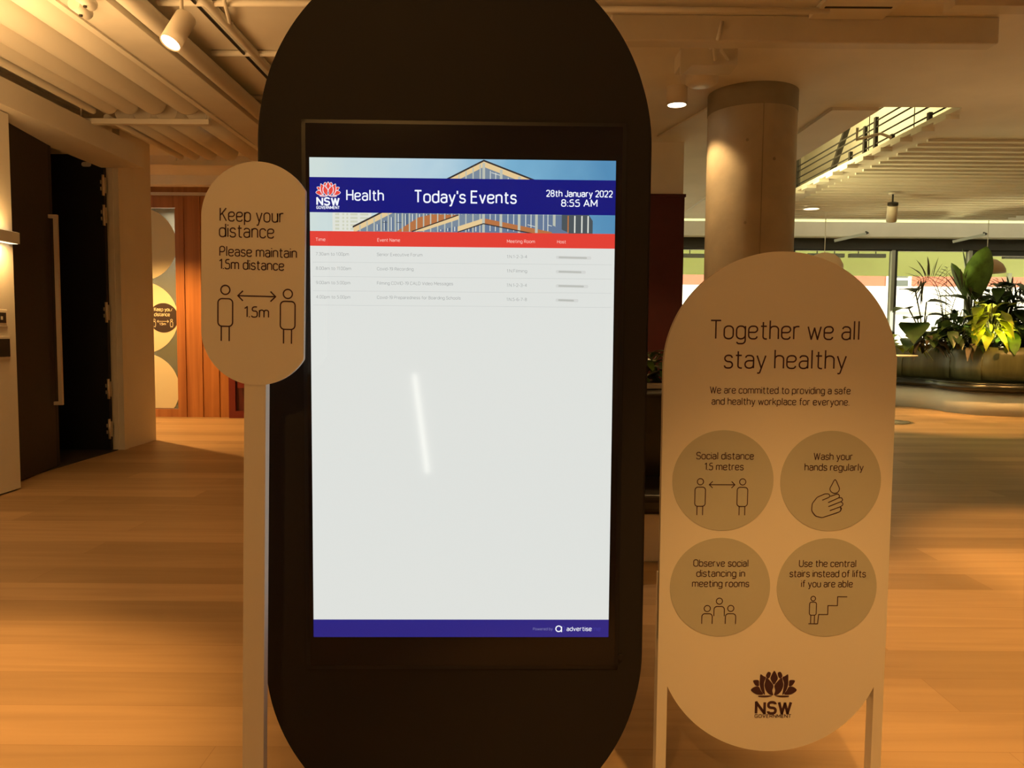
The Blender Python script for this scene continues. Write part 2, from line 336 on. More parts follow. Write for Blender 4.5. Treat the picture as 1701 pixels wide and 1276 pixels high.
# monoline lettering: glyph = (advance width, [(points, corner radius, closed)])
X = 0.70
GL = {
 'a': (.42, [([(.03, .57), (.03, X), (.42, X), (.42, 0)], .18, 0), ([(.42, .41), (0, .41), (0, 0), (.42, 0), (.42, .25)], .19, 0)]),
 'b': (.45, [([(0, 1.02), (0, 0)], 0, 0), ([(0, 0), (.45, 0), (.45, X), (0, X)], .21, 1)]),
 'c': (.40, [([(.41, .54), (.41, X), (0, X), (0, 0), (.41, 0), (.41, .16)], .2, 0)]),
 'd': (.45, [([(.45, 1.02), (.45, 0)], 0, 0), ([(0, 0), (.45, 0), (.45, X), (0, X)], .21, 1)]),
 'e': (.45, [([(0, .36), (.45, .36), (.45, X), (0, X), (0, 0), (.43, 0), (.43, .14)], .2, 0)]),
 'f': (.28, [([(.32, 1.0), (.12, 1.0), (.12, 0)], .14, 0), ([(0, X), (.29, X)], 0, 0)]),
 'g': (.45, [([(0, 0), (.45, 0), (.45, X), (0, X)], .21, 1), ([(.45, X), (.45, -.27), (.03, -.27), (.03, -.17)], .18, 0)]),
 'h': (.43, [([(0, 1.02), (0, 0)], 0, 0), ([(0, .45), (0, X), (.43, X), (.43, 0)], .19, 0)]),
 'i': (.0, [([(0, 0), (0, X)], 0, 0), ([(0, .87), (0, .96)], 0, 0)]),
 'k': (.40, [([(0, 0), (0, 1.02)], 0, 0), ([(.38, X), (.02, .32)], 0, 0), ([(.15, .44), (.41, 0)], 0, 0)]),
 'l': (.06, [([(.03, 0), (.03, 1.02)], 0, 0)]),
 'm': (.72, [([(0, 0), (0, X)], 0, 0), ([(0, .45), (0, X), (.36, X), (.36, 0)], .17, 0), ([(.36, .45), (.36, X), (.72, X), (.72, 0)], .17, 0)]),
 'n': (.42, [([(0, 0), (0, X)], 0, 0), ([(0, .45), (0, X), (.42, X), (.42, 0)], .19, 0)]),
 'o': (.46, [([(0, 0), (.46, 0), (.46, X), (0, X)], .21, 1)]),
 'p': (.45, [([(0, X), (0, -.28)], 0, 0), ([(0, 0), (.45, 0), (.45, X), (0, X)], .21, 1)]),
 'r': (.26, [([(0, 0), (0, X)], 0, 0), ([(0, .45), (0, X), (.28, X)], .17, 0)]),
 's': (.38, [([(.37, .56), (.37, X), (.01, X), (.01, .37), (.39, .34), (.39, 0), (0, 0), (0, .14)], .165, 0)]),
 't': (.30, [([(.12, .93), (.12, 0), (.32, 0)], .13, 0), ([(0, X), (.30, X)], 0, 0)]),
 'u': (.42, [([(0, X), (0, 0), (.42, 0), (.42, X)], .2, 0), ([(.42, X), (.42, 0)], 0, 0)]),
 'v': (.42, [([(0, X), (.21, 0), (.42, X)], 0, 0)]),
 'w': (.66, [([(0, X), (.17, 0), (.33, .62), (.49, 0), (.66, X)], 0, 0)]),
 'y': (.42, [([(0, X), (.22, 0)], 0, 0), ([(.43, X), (.14, -.27), (.02, -.27)], .06, 0)]),
 'K': (.48, [([(0, 0), (0, 1)], 0, 0), ([(.46, 1), (.02, .44)], 0, 0), ([(.15, .60), (.48, 0)], 0, 0)]),
 'P': (.47, [([(0, 0), (0, 1), (.47, 1), (.47, .43), (0, .43)], .22, 0)]),
 'T': (.52, [([(0, 1), (.52, 1)], 0, 0), ([(.26, 1), (.26, 0)], 0, 0)]),
 'W': (.78, [([(0, 1), (.20, 0), (.39, .9), (.58, 0), (.78, 1)], 0, 0)]),
 'S': (.48, [([(.47, .82), (.47, 1), (.01, 1), (.01, .53), (.49, .48), (.49, 0), (0, 0), (0, .19)], .21, 0)]),
 'O': (.56, [([(0, 0), (.56, 0), (.56, 1), (0, 1)], .26, 1)]),
 'U': (.52, [([(0, 1), (0, 0), (.52, 0), (.52, 1)], .25, 0)]),
 'N': (.56, [([(0, 0), (0, 1), (.56, 0), (.56, 1)], 0, 0)]),
 'G': (.56, [([(.53, .80), (.53, 1), (0, 1), (0, 0), (.54, 0), (.54, .48), (.30, .48)], .25, 0)]),
 'V': (.56, [([(0, 1), (.28, 0), (.56, 1)], 0, 0)]),
 'E': (.44, [([(.44, 1), (0, 1), (0, 0), (.44, 0)], 0, 0), ([(0, .52), (.40, .52)], 0, 0)]),
 'R': (.48, [([(0, 0), (0, 1), (.46, 1), (.46, .46), (0, .46)], .2, 0), ([(.24, .46), (.49, 0)], 0, 0)]),
 'M': (.64, [([(0, 0), (0, 1), (.32, .25), (.64, 1), (.64, 0)], 0, 0)]),
 '1': (.20, [([(0, .82), (.20, 1), (.20, 0)], 0, 0)]),
 '5': (.44, [([(.42, 1), (.06, 1), (.03, .55), (.44, .63), (.44, 0), (0, 0), (0, .14)], .2, 0)]),
 'H': (.52, [([(0, 0), (0, 1)], 0, 0), ([(.52, 0), (.52, 1)], 0, 0), ([(0, .52), (.52, .52)], 0, 0)]),
 'A': (.60, [([(0, 0), (.30, 1), (.60, 0)], 0, 0), ([(.1, .33), (.50, .33)], 0, 0)]),
 'J': (.34, [([(.34, 1), (.34, 0), (0, 0), (0, .2)], .18, 0)]),
 'F': (.42, [([(0, 0), (0, 1), (.42, 1)], 0, 0), ([(0, .5), (.38, .5)], 0, 0)]),
 'C': (.53, [([(.53, .78), (.53, 1), (0, 1), (0, 0), (.53, 0), (.53, .22)], .25, 0)]),
 'D': (.54, [([(0, 0), (0, 1)], 0, 0), ([(0, 1), (.54, 1), (.54, 0), (0, 0)], .26, 0)]),
 'L': (.40, [([(0, 1), (0, 0), (.42, 0)], 0, 0)]),
 'B': (.48, [([(0, 0), (0, 1)], 0, 0), ([(0, 1), (.44, 1), (.44, .53), (0, .53)], .2, 0), ([(0, .53), (.48, .53), (.48, 0), (0, 0)], .22, 0)]),
 'I': (.0, [([(0, 0), (0, 1)], 0, 0)]),
 'x': (.40, [([(0, X), (.4, 0)], 0, 0), ([(0, 0), (.4, X)], 0, 0)]),
 ':': (.02, [([(.01, -.03), (.01, .08)], 0, 0), ([(.01, .56), (.01, .67)], 0, 0)]),
 "'": (.0, [([(0, 1.02), (0, .74)], 0, 0)]),
 '-': (.24, [([(0, .38), (.24, .38)], 0, 0)]),
 '0': (.46, [([(0, 0), (.46, 0), (.46, 1), (0, 1)], .22, 1)]),
 '2': (.45, [([(0, .80), (0, 1), (.44, 1), (.44, .55), (0, 0)], .2, 0), ([(0, 0), (.46, 0)], 0, 0)]),
 '3': (.46, [([(0, .84), (0, 1), (.43, 1), (.43, .53), (.14, .53)], .2, 0), ([(.14, .53), (.46, .53), (.46, 0), (0, 0), (0, .16)], .22, 0)]),
 '4': (.50, [([(.36, 0), (.36, 1), (0, .28), (.5, .28)], 0, 0)]),
 '6': (.46, [([(0, 0), (.46, 0), (.46, .6), (0, .6)], .22, 1), ([(0, .3), (0, 1), (.40, 1)], .3, 0)]),
 '7': (.44, [([(0, 1), (.44, 1), (.12, 0)], 0, 0)]),
 '8': (.46, [([(.03, .53), (.43, .53), (.43, 1), (.03, 1)], .2, 1), ([(0, 0), (.46, 0), (.46, .53), (0, .53)], .22, 1)]),
 '9': (.46, [([(0, .4), (.46, .4), (.46, 1), (0, 1)], .22, 1), ([(.46, .7), (.46, 0), (.06, 0)], .3, 0)]),
 '.': (.02, [([(.01, -.03), (.01, .06)], 0, 0)]),
}
def stroke_text(parent, name, text, x0, x1, z, cap, w, m, y, space=.17, mb=None):
    own = mb is None
    mb = mb or MB(); cur = 0; items = []
    for ch in text:
        if ch == ' ': cur += .30; continue
        adv, strokes = GL[ch]; items.append((cur, strokes)); cur += adv + space
    tot = cur - space; sx = (x1 - x0 - w) / tot
    for ox, strokes in items:
        for pts, r, cl in strokes:
            q = fillet(pts, r, bool(cl)) if r else pts
            mb.ribbon([(x0 + w / 2 + (ox + p[0]) * sx, z + p[1] * cap) for p in q], w, y, bool(cl))
    return mb.build(name, m, parent, recalc=False) if own else mb

def font_text(parent, name, text, x0, x1, z, cap, m, y, bold=0.0):
    return stroke_text(parent, name, text, x0, x1, z, cap, cap * (.115 + bold), m, y, space=.20)

def person_icon(mb, cx, z_leg, z_sh, z_head, rh, bw, bh, w, y):
    mb.ribbon(ellipse(cx, z_head, rh, n=28), w, y, True)
    mb.ribbon(fillet([(cx - bw / 2, z_sh - bh), (cx + bw / 2, z_sh - bh), (cx + bw / 2, z_sh), (cx - bw / 2, z_sh)], bw * .28, True), w, y, True)
    for s in (-1, 1): mb.ribbon([(cx + s * bw * .27, z_sh - bh), (cx + s * bw * .27, z_leg)], w, y)
def arrow_icon(mb, x0, x1, z, h, w, y):
    mb.ribbon([(x0, z), (x1, z)], w, y)
    mb.ribbon([(x0 + h, z + h), (x0, z), (x0 + h, z - h)], w, y); mb.ribbon([(x1 - h, z + h), (x1, z), (x1 - h, z - h)], w, y)

# lotus emblem, unit frame: x -1..1, z 0..1.08
PETALS = [
 [(0, 1.08), (.10, .93), (.16, .75), (.10, .60), (0, .47), (-.10, .60), (-.16, .75), (-.10, .93)],
 [(-.02, 0), (-.17, .02), (-.33, .18), (-.41, .42), (-.38, .62), (-.33, .77), (-.17, .63), (-.02, .42), (-.06, .2)],
 [(-.38, .01), (-.53, .18), (-.62, .46), (-.62, .70), (-.60, .92), (-.46, .84), (-.36, .78), (-.43, .55), (-.42, .32)],
 [(-.27, 1.03), (-.15, .98), (-.19, .80), (-.28, .74), (-.36, .86)],
 [(-.91, .64), (-.68, .66), (-.65, .50), (-.66, .40), (-.80, .43)],
 [(-1.0, .21), (-.85, .36), (-.66, .37), (-.56, .20), (-.46, .03), (-.75, .03)],
 [(-.66, -.03), (-.35, -.02), (-.06, -.03), (-.30, -.10), (-.62, -.09)],
]
def lotus(parent, name, cx, z0, half, m, y, outline=None, ow=0.0):
    mb = MB()
    allp = []
    for i, p in enumerate(PETALS):
        allp.append(p)
        if i: allp.append([(-a, b) for a, b in p[::-1]])
    for p in allp:
        q = smooth_closed([(cx + a * half, z0 + b * half) for a, b in p], 4)
        mb.flat(q, y, 0)
        if outline: mb.ribbon(q, ow, y - 0.0002, True, 1)
    return mb.build(name, [m] + ([outline] if outline else []), parent, recalc=False)

# ------------------------------------------------------------------ room shell
struct('floor', MB().box(-7.5, 12, -4, 15.05, -0.1, 0), M_floor, 'pale oak plank floor of the hall', 'floor')
struct('floor_carpet', MB().box(-6.2, -3.96, 4.6, 7.70, 0.0, 0.006), M_carpet, 'dark carpet inside the open dark doors', 'floor')
# ceiling with a void over the right side
cb = MB()
cb.box(-7.5, 3.21, -4, 13.4, 3.2, 3.25); cb.box(3.21, 3.92, -4, 6.87, 3.2, 3.25); cb.box(3.92, 12, -4, 13.4, 3.205, 3.25); cb.box(3.21, 3.92, 12.6, 13.4, 3.2, 3.25)
struct('ceiling', cb, M_ceil, 'white painted concrete ceiling over the hall', 'ceiling')
bb = MB()
yy = 7.975; k = 0
while yy < 13.3:
    bb.box(4.20, 8.3, yy - .014, yy + .014, 3.180, 3.206); k += 1
    yy += 0.205
for q in range(14): bb.box(3.895, 4.02, 7.1 + q * .41, 7.1 + q * .41 + .2, 3.165, 3.206)
struct('ceiling_batten', bb, M_ceil, 'thin white ribs running across the ceiling right of the void', 'ceiling')
struct('trim_9', MB().box(2.78, 3.19, 6.88, 12.6, 3.172, 3.2), M_wall, 'shallow white strip along the left edge of the ceiling void', 'trim')
struct('ceiling_high', MB().box(-3, 12, 13.4, 15.05, 3.62, 3.7), M_ceil, 'raised white ceiling strip above the far windows', 'ceiling')
vb = MB(); vb.box(4.75, 4.85, 6.6, 12.8, 3.25, 5.6); vb.box(2.6, 4.85, 6.6, 12.8, 5.6, 5.7); vb.box(2.6, 2.7, 6.6, 12.8, 3.25, 5.6); vb.box(2.6, 4.85, 6.5, 6.6, 3.25, 5.6); vb.box(2.6, 4.85, 12.8, 12.9, 3.25, 5.6)
struct('wall_upper', vb, M_wall, 'pale upper floor wall seen through the ceiling void', 'wall')
struct('wall_right', MB().box(12, 12.2, -4, 15.05, 0, 3.7), M_wall, 'white side wall right of the hall', 'wall')
struct('wall_behind', MB().box(-7.5, 12.2, -4.2, -4, 0, 3.5), M_wall, 'white wall behind the photographer', 'wall')
struct('wall_left', MB().box(-4.02, -3.70, -4, 5.75, 0.012, 2.775), M_wall, 'white panelled wall left of the dark doors', 'wall')
struct('baseboard_left', MB().box(-4.02, -3.72, -4, 5.74, 0, 0.012), M_lampdark, 'dark shadow gap under the left white wall', 'baseboard')
struct('wall_left_header', MB().box(-4.6, -3.97, 5.75, 7.76, 2.92, 3.2), M_wall, 'white wall above the dark doors', 'wall')
struct('wall_left_end', MB().box(-4.60, -3.92, 7.80, 8.44, 0, 3.2), M_wall, 'white end wall past the black door', 'wall')
struct('trim_1', MB().box(-4.04, -3.905, 7.725, 7.80, 0, 2.92).box(-4.0, -3.96, 7.715, 7.725, 0, 2.92), M_sign, 'white door jamb carrying the hinges of the black door', 'trim')
struct('wall_store', MB().box(-6.3, -6.2, 4.5, 7.9, 0, 3.2).box(-6.3, -4.02, 4.4, 4.6, 0, 3.2).box(-6.3, -4.6, 7.8, 7.9, 0, 3.2).box(-4.03, -3.99, 4.6, 5.75, 2.775, 3.2), M_black, 'dark walls of the room behind the open doors', 'wall')
struct('wall_alcove', MB().box(-7.2, -7.0, 7.9, 12.6, 0, 3.2), M_wall, 'white wall at the end of the side passage', 'wall')
tw = MB(); tw.box(-7.0, -5.40, 10.75, 10.9, 0, 3.19); tw.box(-4.66, -3.93, 10.75, 10.9, 0, 3.19); tw.box(-5.40, -4.66, 10.75, 10.9, 2.90, 3.19); tw.box(-5.40, -4.66, 10.75, 10.9, 0, 0.11)
for i, xx in enumerate((-4.56, -4.33, -4.10)): tw.box(xx, xx + 0.012, 10.735, 10.75, 0.0, 3.05)
struct('wall_timber', tw, M_timber, 'warm timber panelled wall at the end of the passage', 'wall')
struct('trim_2', MB().box(-7.0, -3.93, 10.70, 10.76, 3.06, 3.10), M_handle, 'thin pale rail above the timber wall', 'trim')
struct('wall_glass_room', MB().box(-7, -3.9, 12.5, 12.6, 0, 3.2), M_wall, 'pale wall of the room behind the glazed timber wall', 'wall')
rw = MB(); rw.box(-3.93, -1.5, 10.70, 10.9, 0, 3.19)
struct('wall_red_passage', rw, M_red, 'dark red wall beside the timber wall', 'wall')
struct('trim_3', MB().box(-3.93, -3.84, 10.66, 10.70, 0, 3.1).box(-3.84, -1.6, 10.66, 10.70, 0, 0.10), M_redtrim, 'red frame edging the passage wall', 'trim')
struct('wall_core', MB().box(-1.5, 1.77, 8.15, 10.9, 2.66, 3.2).box(-1.5, 1.76, 8.19, 10.9, 0, 2.66), M_wall, 'beige wall above the dark red panelling behind the kiosk', 'wall')
struct('wall_red', MB().box(-1.5, 1.78, 8.12, 8.19, 0, 2.63).box(-1.5, 1.79, 8.10, 8.20, 2.63, 2.66), M_red, 'dark red panelled wall behind the kiosk', 'wall')
# far window wall
ZH = 2.865
struct('trim_4', MB().box(-1.5, 12, 14.9, 15.05, ZH, 3.07), M_frame, 'dark window head beam over the far glazing', 'trim')
struct('trim_5', MB().box(-1.5, 12, 14.55, 14.98, 3.07, 3.33), M_wall, 'white blind box above the far glazing', 'trim')
struct('wall_far', MB().box(-3.9, 0.2, 14.9, 15.05, 0, 3.7).box(-3.9, -1.5, 10.9, 15.05, 0, 0.1), M_wall, 'white far wall left of the glazing', 'wall')
MULL = [0.2, 2.75, 5.37, 7.34, 8.82, 10.6, 12.0]
for i in range(len(MULL) - 1):
    a, b = MULL[i], MULL[i + 1]
    w = tag(D.objects.new('window_%d' % (i + 1), None), 'tall clear window bay in the far glazed wall, %s' % ['hidden behind the kiosk and red wall', 'between the red wall and the concrete column', 'behind the top of the large white sign', 'above the left half of the planter', 'behind the big paddle leaves', 'at the right edge of the photo'][i], 'window', kind='structure')
    COL.objects.link(w); w.location = ((a + b) / 2, 15, 0)
    hw = (b - a) / 2
    MB().box(-hw, -hw + .055, -.06, .05, .04, ZH).box(hw - .055, hw, -.06, .05, .04, ZH).box(-hw, hw, -.04, .05, 0, .06).box(-hw, hw, -.05, .05, ZH - (.10 if i >= 4 else .02), ZH).build('window_frame', M_frame, w)
    MB().box(-hw - .06, -hw + .002, -.075, -.01, .02, ZH - .001).build('mullion', M_framel, w)
    MB().box(-hw + .05, hw - .05, -.006, .006, .05, ZH - .01).build('pane', M_pane, w)
MBc = MB().box(0.2, 12, 14.98, 14.99, 3.33, 3.63)
cw = tag(MBc.build('window_7', M_pane), 'narrow clerestory strip window above the blind box', 'window', kind='structure')

# concrete column
col = thing('concrete_column', 'big round concrete column with a side lit by the downlight', 'column', (1.985, 6.56, 0), kind='structure')
c = MB(); c.lathe([(.36, 0), (.36, 3.2)], 64); c.build('shaft', M_conc, col)
c = MB(); c.lathe([(.36, 3.03), (.364, 3.035), (.364, 3.2)], 64); c.build('top_band', M_concdark, col)
c = MB()
for a, z in ((-1.95, 2.75), (-1.95, 2.1), (-1.95, 1.5), (-1.35, 2.6)):
    c.tube([(.358 * math.cos(a), .358 * math.sin(a), z), (.363 * math.cos(a), .363 * math.sin(a), z)], .012, 10)
c.build('tie_hole', M_concdark, col)
c = MB(); a = -1.62; c.bar((.361 * math.cos(a), .361 * math.sin(a), 0), (.361 * math.cos(a), .361 * math.sin(a), 3.03), .006); c.build('form_seam', M_concdark, col)

# ------------------------------------------------------------------ dark doors on the left
d1 = thing('door_1', 'dark brown tall door leaf with a long pull handle, slightly ajar', 'door', (-3.845, 5.84, 0), rz=0.165, kind='structure')
MB().box(-.05, 0, 0, .94, .01, 2.83).build('leaf', M_brown, d1, bevel=.004)
MB().box(-.004, .002, .885, .935, .01, 2.83).build('edge_strip', M_black, d1)
h = MB(); h.bar((.055, .86, .55), (.055, .86, 2.19), .032); h.bar((0, .86, .565), (.06, .86, .565), .03); h.bar((0, .86, 2.175), (.06, .86, 2.175), .03)
h.build('pull_handle', M_handle, d1)['label'] = 'long pale metal pull handle'
d2 = thing('door_2', 'black door leaf swung open into the dark room, hinged at the white jamb', 'door', (-3.985, 7.66, 0), kind='structure')
MB().box(-.92, -.03, 0, .045, .008, 2.92).build('leaf', M_black, d2, bevel=.003)
p = MB(); p.prism(pill(-.22, 2.80, 2.845, .022, 12), -.004, 0); p.prism(ellipse(-.22 + .05, 2.8225, .0225, n=16), -.0041, 0); p.box(-.22, -.17, -.0042, 0, 2.80, 2.845); p.build('plaque', M_duct, d2)['label'] = 'small rounded pale plaque'
for z in (2.62, 2.33, 1.38, .62, .22):
    q = MB(); q.box(-.045, -.005, -.012, .0, z - .075, z + .075); q.tube([(-.03, -.014, z - .10), (-.03, -.014, z + .10)], .013, 10); q.box(-.062, -.03, -.010, -.001, z - .05, z - .015); q.box(-.062, -.03, -.010, -.001, z + .015, z + .05)
    q.build('hinge', M_handle, d2)
# wall lamp, switch, reader on the near left wall
wl = thing('wall_lamp', 'slim box wall lamp glowing up and down on the left wall', 'lamp', (-3.70, 5.56, 1.83))
MB().box(0, .075, -.16, .16, .0, .082).build('lamp_body', M_duct, wl, bevel=.003)
MB().box(.012, .064, -.15, .15, .0825, .084).box(.012, .064, -.15, .15, -.002, -.0005).build('diffuser', M_lens2, wl)
light('AREA', 'wall_lamp_up', (-3.662, 5.56, 1.925), 2.4, WARM2, target=(-3.69, 5.56, 3), size=.05, size_y=.3, shape='RECTANGLE')
light('AREA', 'wall_lamp_down', (-3.662, 5.56, 1.815), 6.5, WARM2, target=(-3.69, 5.56, 0), size=.05, size_y=.3, shape='RECTANGLE')
sw = thing('switch_plate', 'white door release switch on the left wall, above the dark card reader', 'switch', (-3.70, 5.585, 1.285))
MB().box(0, .012, -.065, .065, -.065, .065).build('plate', M_sign, sw, bevel=.008)
MB().box(.012, .016, -.035, .04, -.035, .04).box(.016, .018, .0, .03, -.02, .03).build('button', M_decaldark, sw)
MB().box(.0162, .0184, -.02, .0, -.012, .012).build('button_symbol', M_sign, sw)
cr = thing('card_reader', 'dark card reader in a pale frame on the left wall, below the switch', 'reader', (-3.70, 5.58, 1.07))
MB().box(0, .015, -.085, .085, -.085, .085).build('frame', M_sign, cr, bevel=.004)
MB().box(.015, .022, -.068, .068, -.065, .065).build('reader_face', M_lampdark, cr)

# glazed timber door with decals
d3 = thing('door_3', 'glazed panel in the timber wall with large pale circle decals', 'door', (-5.03, 10.80, 0), kind='structure')
MB().box(-.37, .37, -.004, .004, .115, 2.895).build('pane', M_glassgrey, d3)
def clip_disc(cx, cz, r, x0, x1, z0, z1, n=96):
    return [(min(max(x, x0), x1), min(max(z, z0), z1)) for x, z in ellipse(cx, cz, r, n=n)]
for cz in (2.40, 1.385, .39):
    MB().prism(clip_disc(-.14, cz, .50, -.365, .362, .12, 2.89), -.008, -.005).build('circle_decal', M_decal, d3)
dd = MB().prism(ellipse(.16, 1.385, .205, n=48), -.011, -.0085).build('distance_decal', M_decaldark, d3)
t = MB()
stroke_text(None, '', 'Keep your', .03, .29, 1.48, .045, .008, None, -.0118, mb=t); stroke_text(None, '', 'distance', .03, .25, 1.41, .045, .008, None, -.0118, mb=t)
person_icon(t, .03, 1.25, 1.33, 1.352, .014, .036, .065, .006, -.0118); person_icon(t, .27, 1.25, 1.33, 1.352, .014, .036, .065, .006, -.0118); arrow_icon(t, .07, .23, 1.335, .018, .006, -.0118)
stroke_text(None, '', '1.5m', .10, .19, 1.285, .03, .006, None, -.0118, mb=t)
t.build('decal_writing', M_decal, dd, recalc=False)
bl = MB()
for i in range(9): bl.box(-.1, .36, .02, .03, 1.06 - i * .03, 1.065 - i * .03 + .008)
bl.build('blind', M_sign, d3)
MB().box(.345, .372, -.02, .02, .115, 2.895).build('glass_bead', M_timber, d3)
light('AREA', 'glass_room_light', (-5.0, 11.8, 3.0), 40, (1, .86, .55), target=(-5.0, 12.1, 1), size=1.2)
rp = tag(MB().box(-3.80, -3.70, 10.64, 10.66, .42, 3.0).build('door_4', M_redtrim), 'narrow dark red door panel beside the timber wall', 'door', kind='structure')

# ------------------------------------------------------------------ ceiling services, left
struct('trim_6', MB().box(-4.02, -3.60, -4, 7.63, 2.785, 2.975), M_wall, 'long white bulkhead above the left wall and dark doors', 'trim')
PIPES = [(-3.55, .032, 'thin white ceiling pipe nearest the left bulkhead'), (-3.41, .075, 'slim white ceiling pipe, second from the left bulkhead'), (-3.24, .085, 'white ceiling pipe, third from the left bulkhead'),
         (-3.03, .105, 'thick white ceiling pipe, fourth from the left bulkhead'), (-2.75, .135, 'thickest white ceiling pipe, with its round end by the cross rail')]
for px, r, lb in PIPES:
    g = 'white pipes before the near cross rail'
    tag(MB().tube([(px, -1, 3.02 + r), (px, 6.55, 3.02 + r), (px, 6.61, 3.02 + r), (px, 6.63, 3.02 + r)], r, 24).build('ceiling_pipe', M_pipe), lb, 'pipe', g)
for i, (px, r, lb) in enumerate(PIPES):
    tag(MB().tube([(px, 6.85, 3.03 + r * .8), (px, 8.36, 3.03 + r * .8)], r * .9, 24).build('ceiling_pipe', M_pipe), ['thin pipe beyond the near cross rail, closest to the bulkhead', 'slim pipe beyond the near cross rail, second from the bulkhead', 'white pipe beyond the near cross rail, third from the bulkhead', 'thick pipe beyond the near cross rail, fourth from the bulkhead', 'thickest pipe beyond the near cross rail, above the small sign'][i], 'pipe', 'white pipes between the cross rails')
def rail(x0, x1, y, z, lb):
    t = thing('cross_rail', lb, 'rail', ((x0 + x1) / 2, y, z), group='cross rails under the pipes')
    hw = (x1 - x0) / 2
    MB().box(-hw, hw, -.03, .03, -.025, .02).build('channel', M_pipe, t, bevel=.003)
    for s in (-1, 1): MB().tube([(s * (hw - .03), 0, .02), (s * (hw - .03), 0, 3.2 - z)], .007, 8).build('hanger_rod', M_pipe, t)
rail(-3.73, -2.60, 6.72, 2.985, 'white cross rail hung under the near pipe ends')
rail(-3.66, -2.55, 8.42, 3.0, 'white cross rail further back, above the small sign')
dk = thing('air_duct', 'flat white rectangular duct between the thick pipe and the spotlight', 'duct', (-2.38, 3, 3.03))
MB().box(-.17, .11, -4, 5.2, .0, .16).build('duct_body', M_duct, dk, bevel=.004)
MB().box(-.20, -.155, -4, 5.25, -.014, .02).build('duct_flange', M_pipe, dk)
tag(MB().tube([(-2.19, -1, 3.09), (-2.20, 9.8, 3.09)], .06, 16).build('ceiling_pipe', M_pipe), 'white pipe running beside the spotlight', 'pipe')
tag(MB().tube([(-1.92, -1, 3.17), (-1.92, 9.5, 3.17)], .011, 8).build('conduit', M_lampdark), 'thin dark conduit along the ceiling right of the spotlight', 'conduit')
tag(MB().tube([(-1.84, -1, 3.165), (-1.84, 9.5, 3.165)], .03, 10).build('conduit', M_pipe), 'white conduit beside the thin dark one', 'conduit')
for yy, lb in ((4.78, 'white cross conduit on the ceiling above the spotlight'), (5.62, 'white cross conduit on the ceiling past the spotlight'), (6.66, 'white cross conduit on the ceiling left of the kiosk top')):
    tag(MB().tube([(-2.15 if yy < 6 else -2.6, yy, 3.175), (-.2, yy, 3.175)], .02, 10).build('conduit', M_pipe), lb, 'conduit', 'cross conduits on the left ceiling')
tag(MB().tube([(-1.70, 4.6, 3.19), (-1.72, 4.7, 3.15), (-1.80, 5.0, 3.15), (-1.83, 5.12, 3.19)], .012, 8).build('ceiling_cable', M_pipe), 'short white cable looping along the ceiling near the spotlight', 'cable')
# small fittings over the pipes near the top left
for i, (fx, fy) in enumerate(((-2.58, 4.05), (-2.42, 4.42), (-2.33, 4.30))):
    f = thing('pipe_coupling', ['white coupling at the top edge, left of the pipe bracket', 'white coupling with a dark screw, lowest of the cluster', 'white coupling nearest the spotlight'][i], 'coupling', (fx, fy, 2.99), group='couplings on the near ceiling')
    MB().tube([(0, -.07, 0), (0, .07, 0)], .034, 14).build('sleeve', M_pipe, f)
    MB().tube([(0, 0, -.03), (0, 0, -.042)], .010, 10).build('screw', M_lampdark, f)
struct('trim_7', MB().box(-6.9, -1.6, 8.95, 9.05, 3.10, 3.2).box(-6.9, -1.6, 10.05, 10.2, 3.08, 3.2), M_wall, 'white downstand beams across the passage ceiling', 'trim')

# spotlights
def spot_lamp(name, label, tip, axis, r, ln, zc, lit, lensm, body=M_lampwhite, cap=None, energy=0, cone=60):
    axis = Vector(axis).normalized(); tip = Vector(tip)
    t = thing(name, label, 'lamp', tip)
    q = Vector((0, 0, -1)).rotation_difference(axis)
    def rotv(mb):
        mb.v = [tuple(q @ Vector(p)) for p in mb.v]; return mb
    b = MB(); b.lathe([(r * .86, .012), (r, .0), (r, ln), (r * .93, ln + .008), (0.001, ln + .008)], 28); rotv(b).build('housing', body, t)
    b = MB(); b.lathe([(.001, .006), (r * .9, .006)], 28); rotv(b).build('lens', lensm, t)
    bk = q @ Vector((0, 0, ln * .75)); j = bk + Vector((0, 0, ln * .45))
    b = MB(); b.tube([bk, j, Vector((j.x, j.y, zc - tip.z))], r * .18, 10); b.build('stem', cap or body, t)
    b = MB(); b.lathe([(r * .8, zc - tip.z - .02), (r * .8, zc - tip.z - .001)], 20, (j.x, j.y, 0)); b.add([(j.x + r * .8 * math.cos(a), j.y + r * .8 * math.sin(a), zc - tip.z - .02) for a in [i * PI / 10 for i in range(20)]], [tuple(range(20))]); b.build('ceiling_plate', body, t)
    if cap:
        b = MB(); b.lathe([(r * 1.01, ln * .9), (r * 1.01, ln + .01), (.001, ln + .01)], 28); rotv(b).build('end_cap', cap, t)
    if energy:
        light('SPOT', 'spot_lamp_beam', tip + axis * .02, energy, WARM, target=tip + axis * 3, spot_size=math.radians(cone), spot_blend=.5, shadow_soft_size=r * .8)
    return t
spot_lamp('spotlight', 'tilted white cylinder spotlight, lit, among the left ceiling pipes', (-1.83, 4.2, 2.725), (-.28, -.42, -.86), .055, .19, 3.2, True, M_lens, energy=32, cone=44)
spot_lamp('spotlight', 'white cylinder spotlight with dark cap hanging right of the column, unlit', (5.26, 10.85, 2.80), (.12, .35, -.9), .068, .25, 3.18, False, M_lampdark, cap=M_lampdark)
dl = thing('downlight', 'lit white cylinder downlight on the ceiling left of the column', 'lamp', (1.318, 6.376, 3.055))
b = MB(); b.lathe([(.072, .006), (.082, .0), (.082, .145)], 32); b.build('housing', M_lampwhite, dl)
b = MB(); b.lathe([(.001, .004), (.073, .004)], 32); b.build('lens', M_lens, dl)
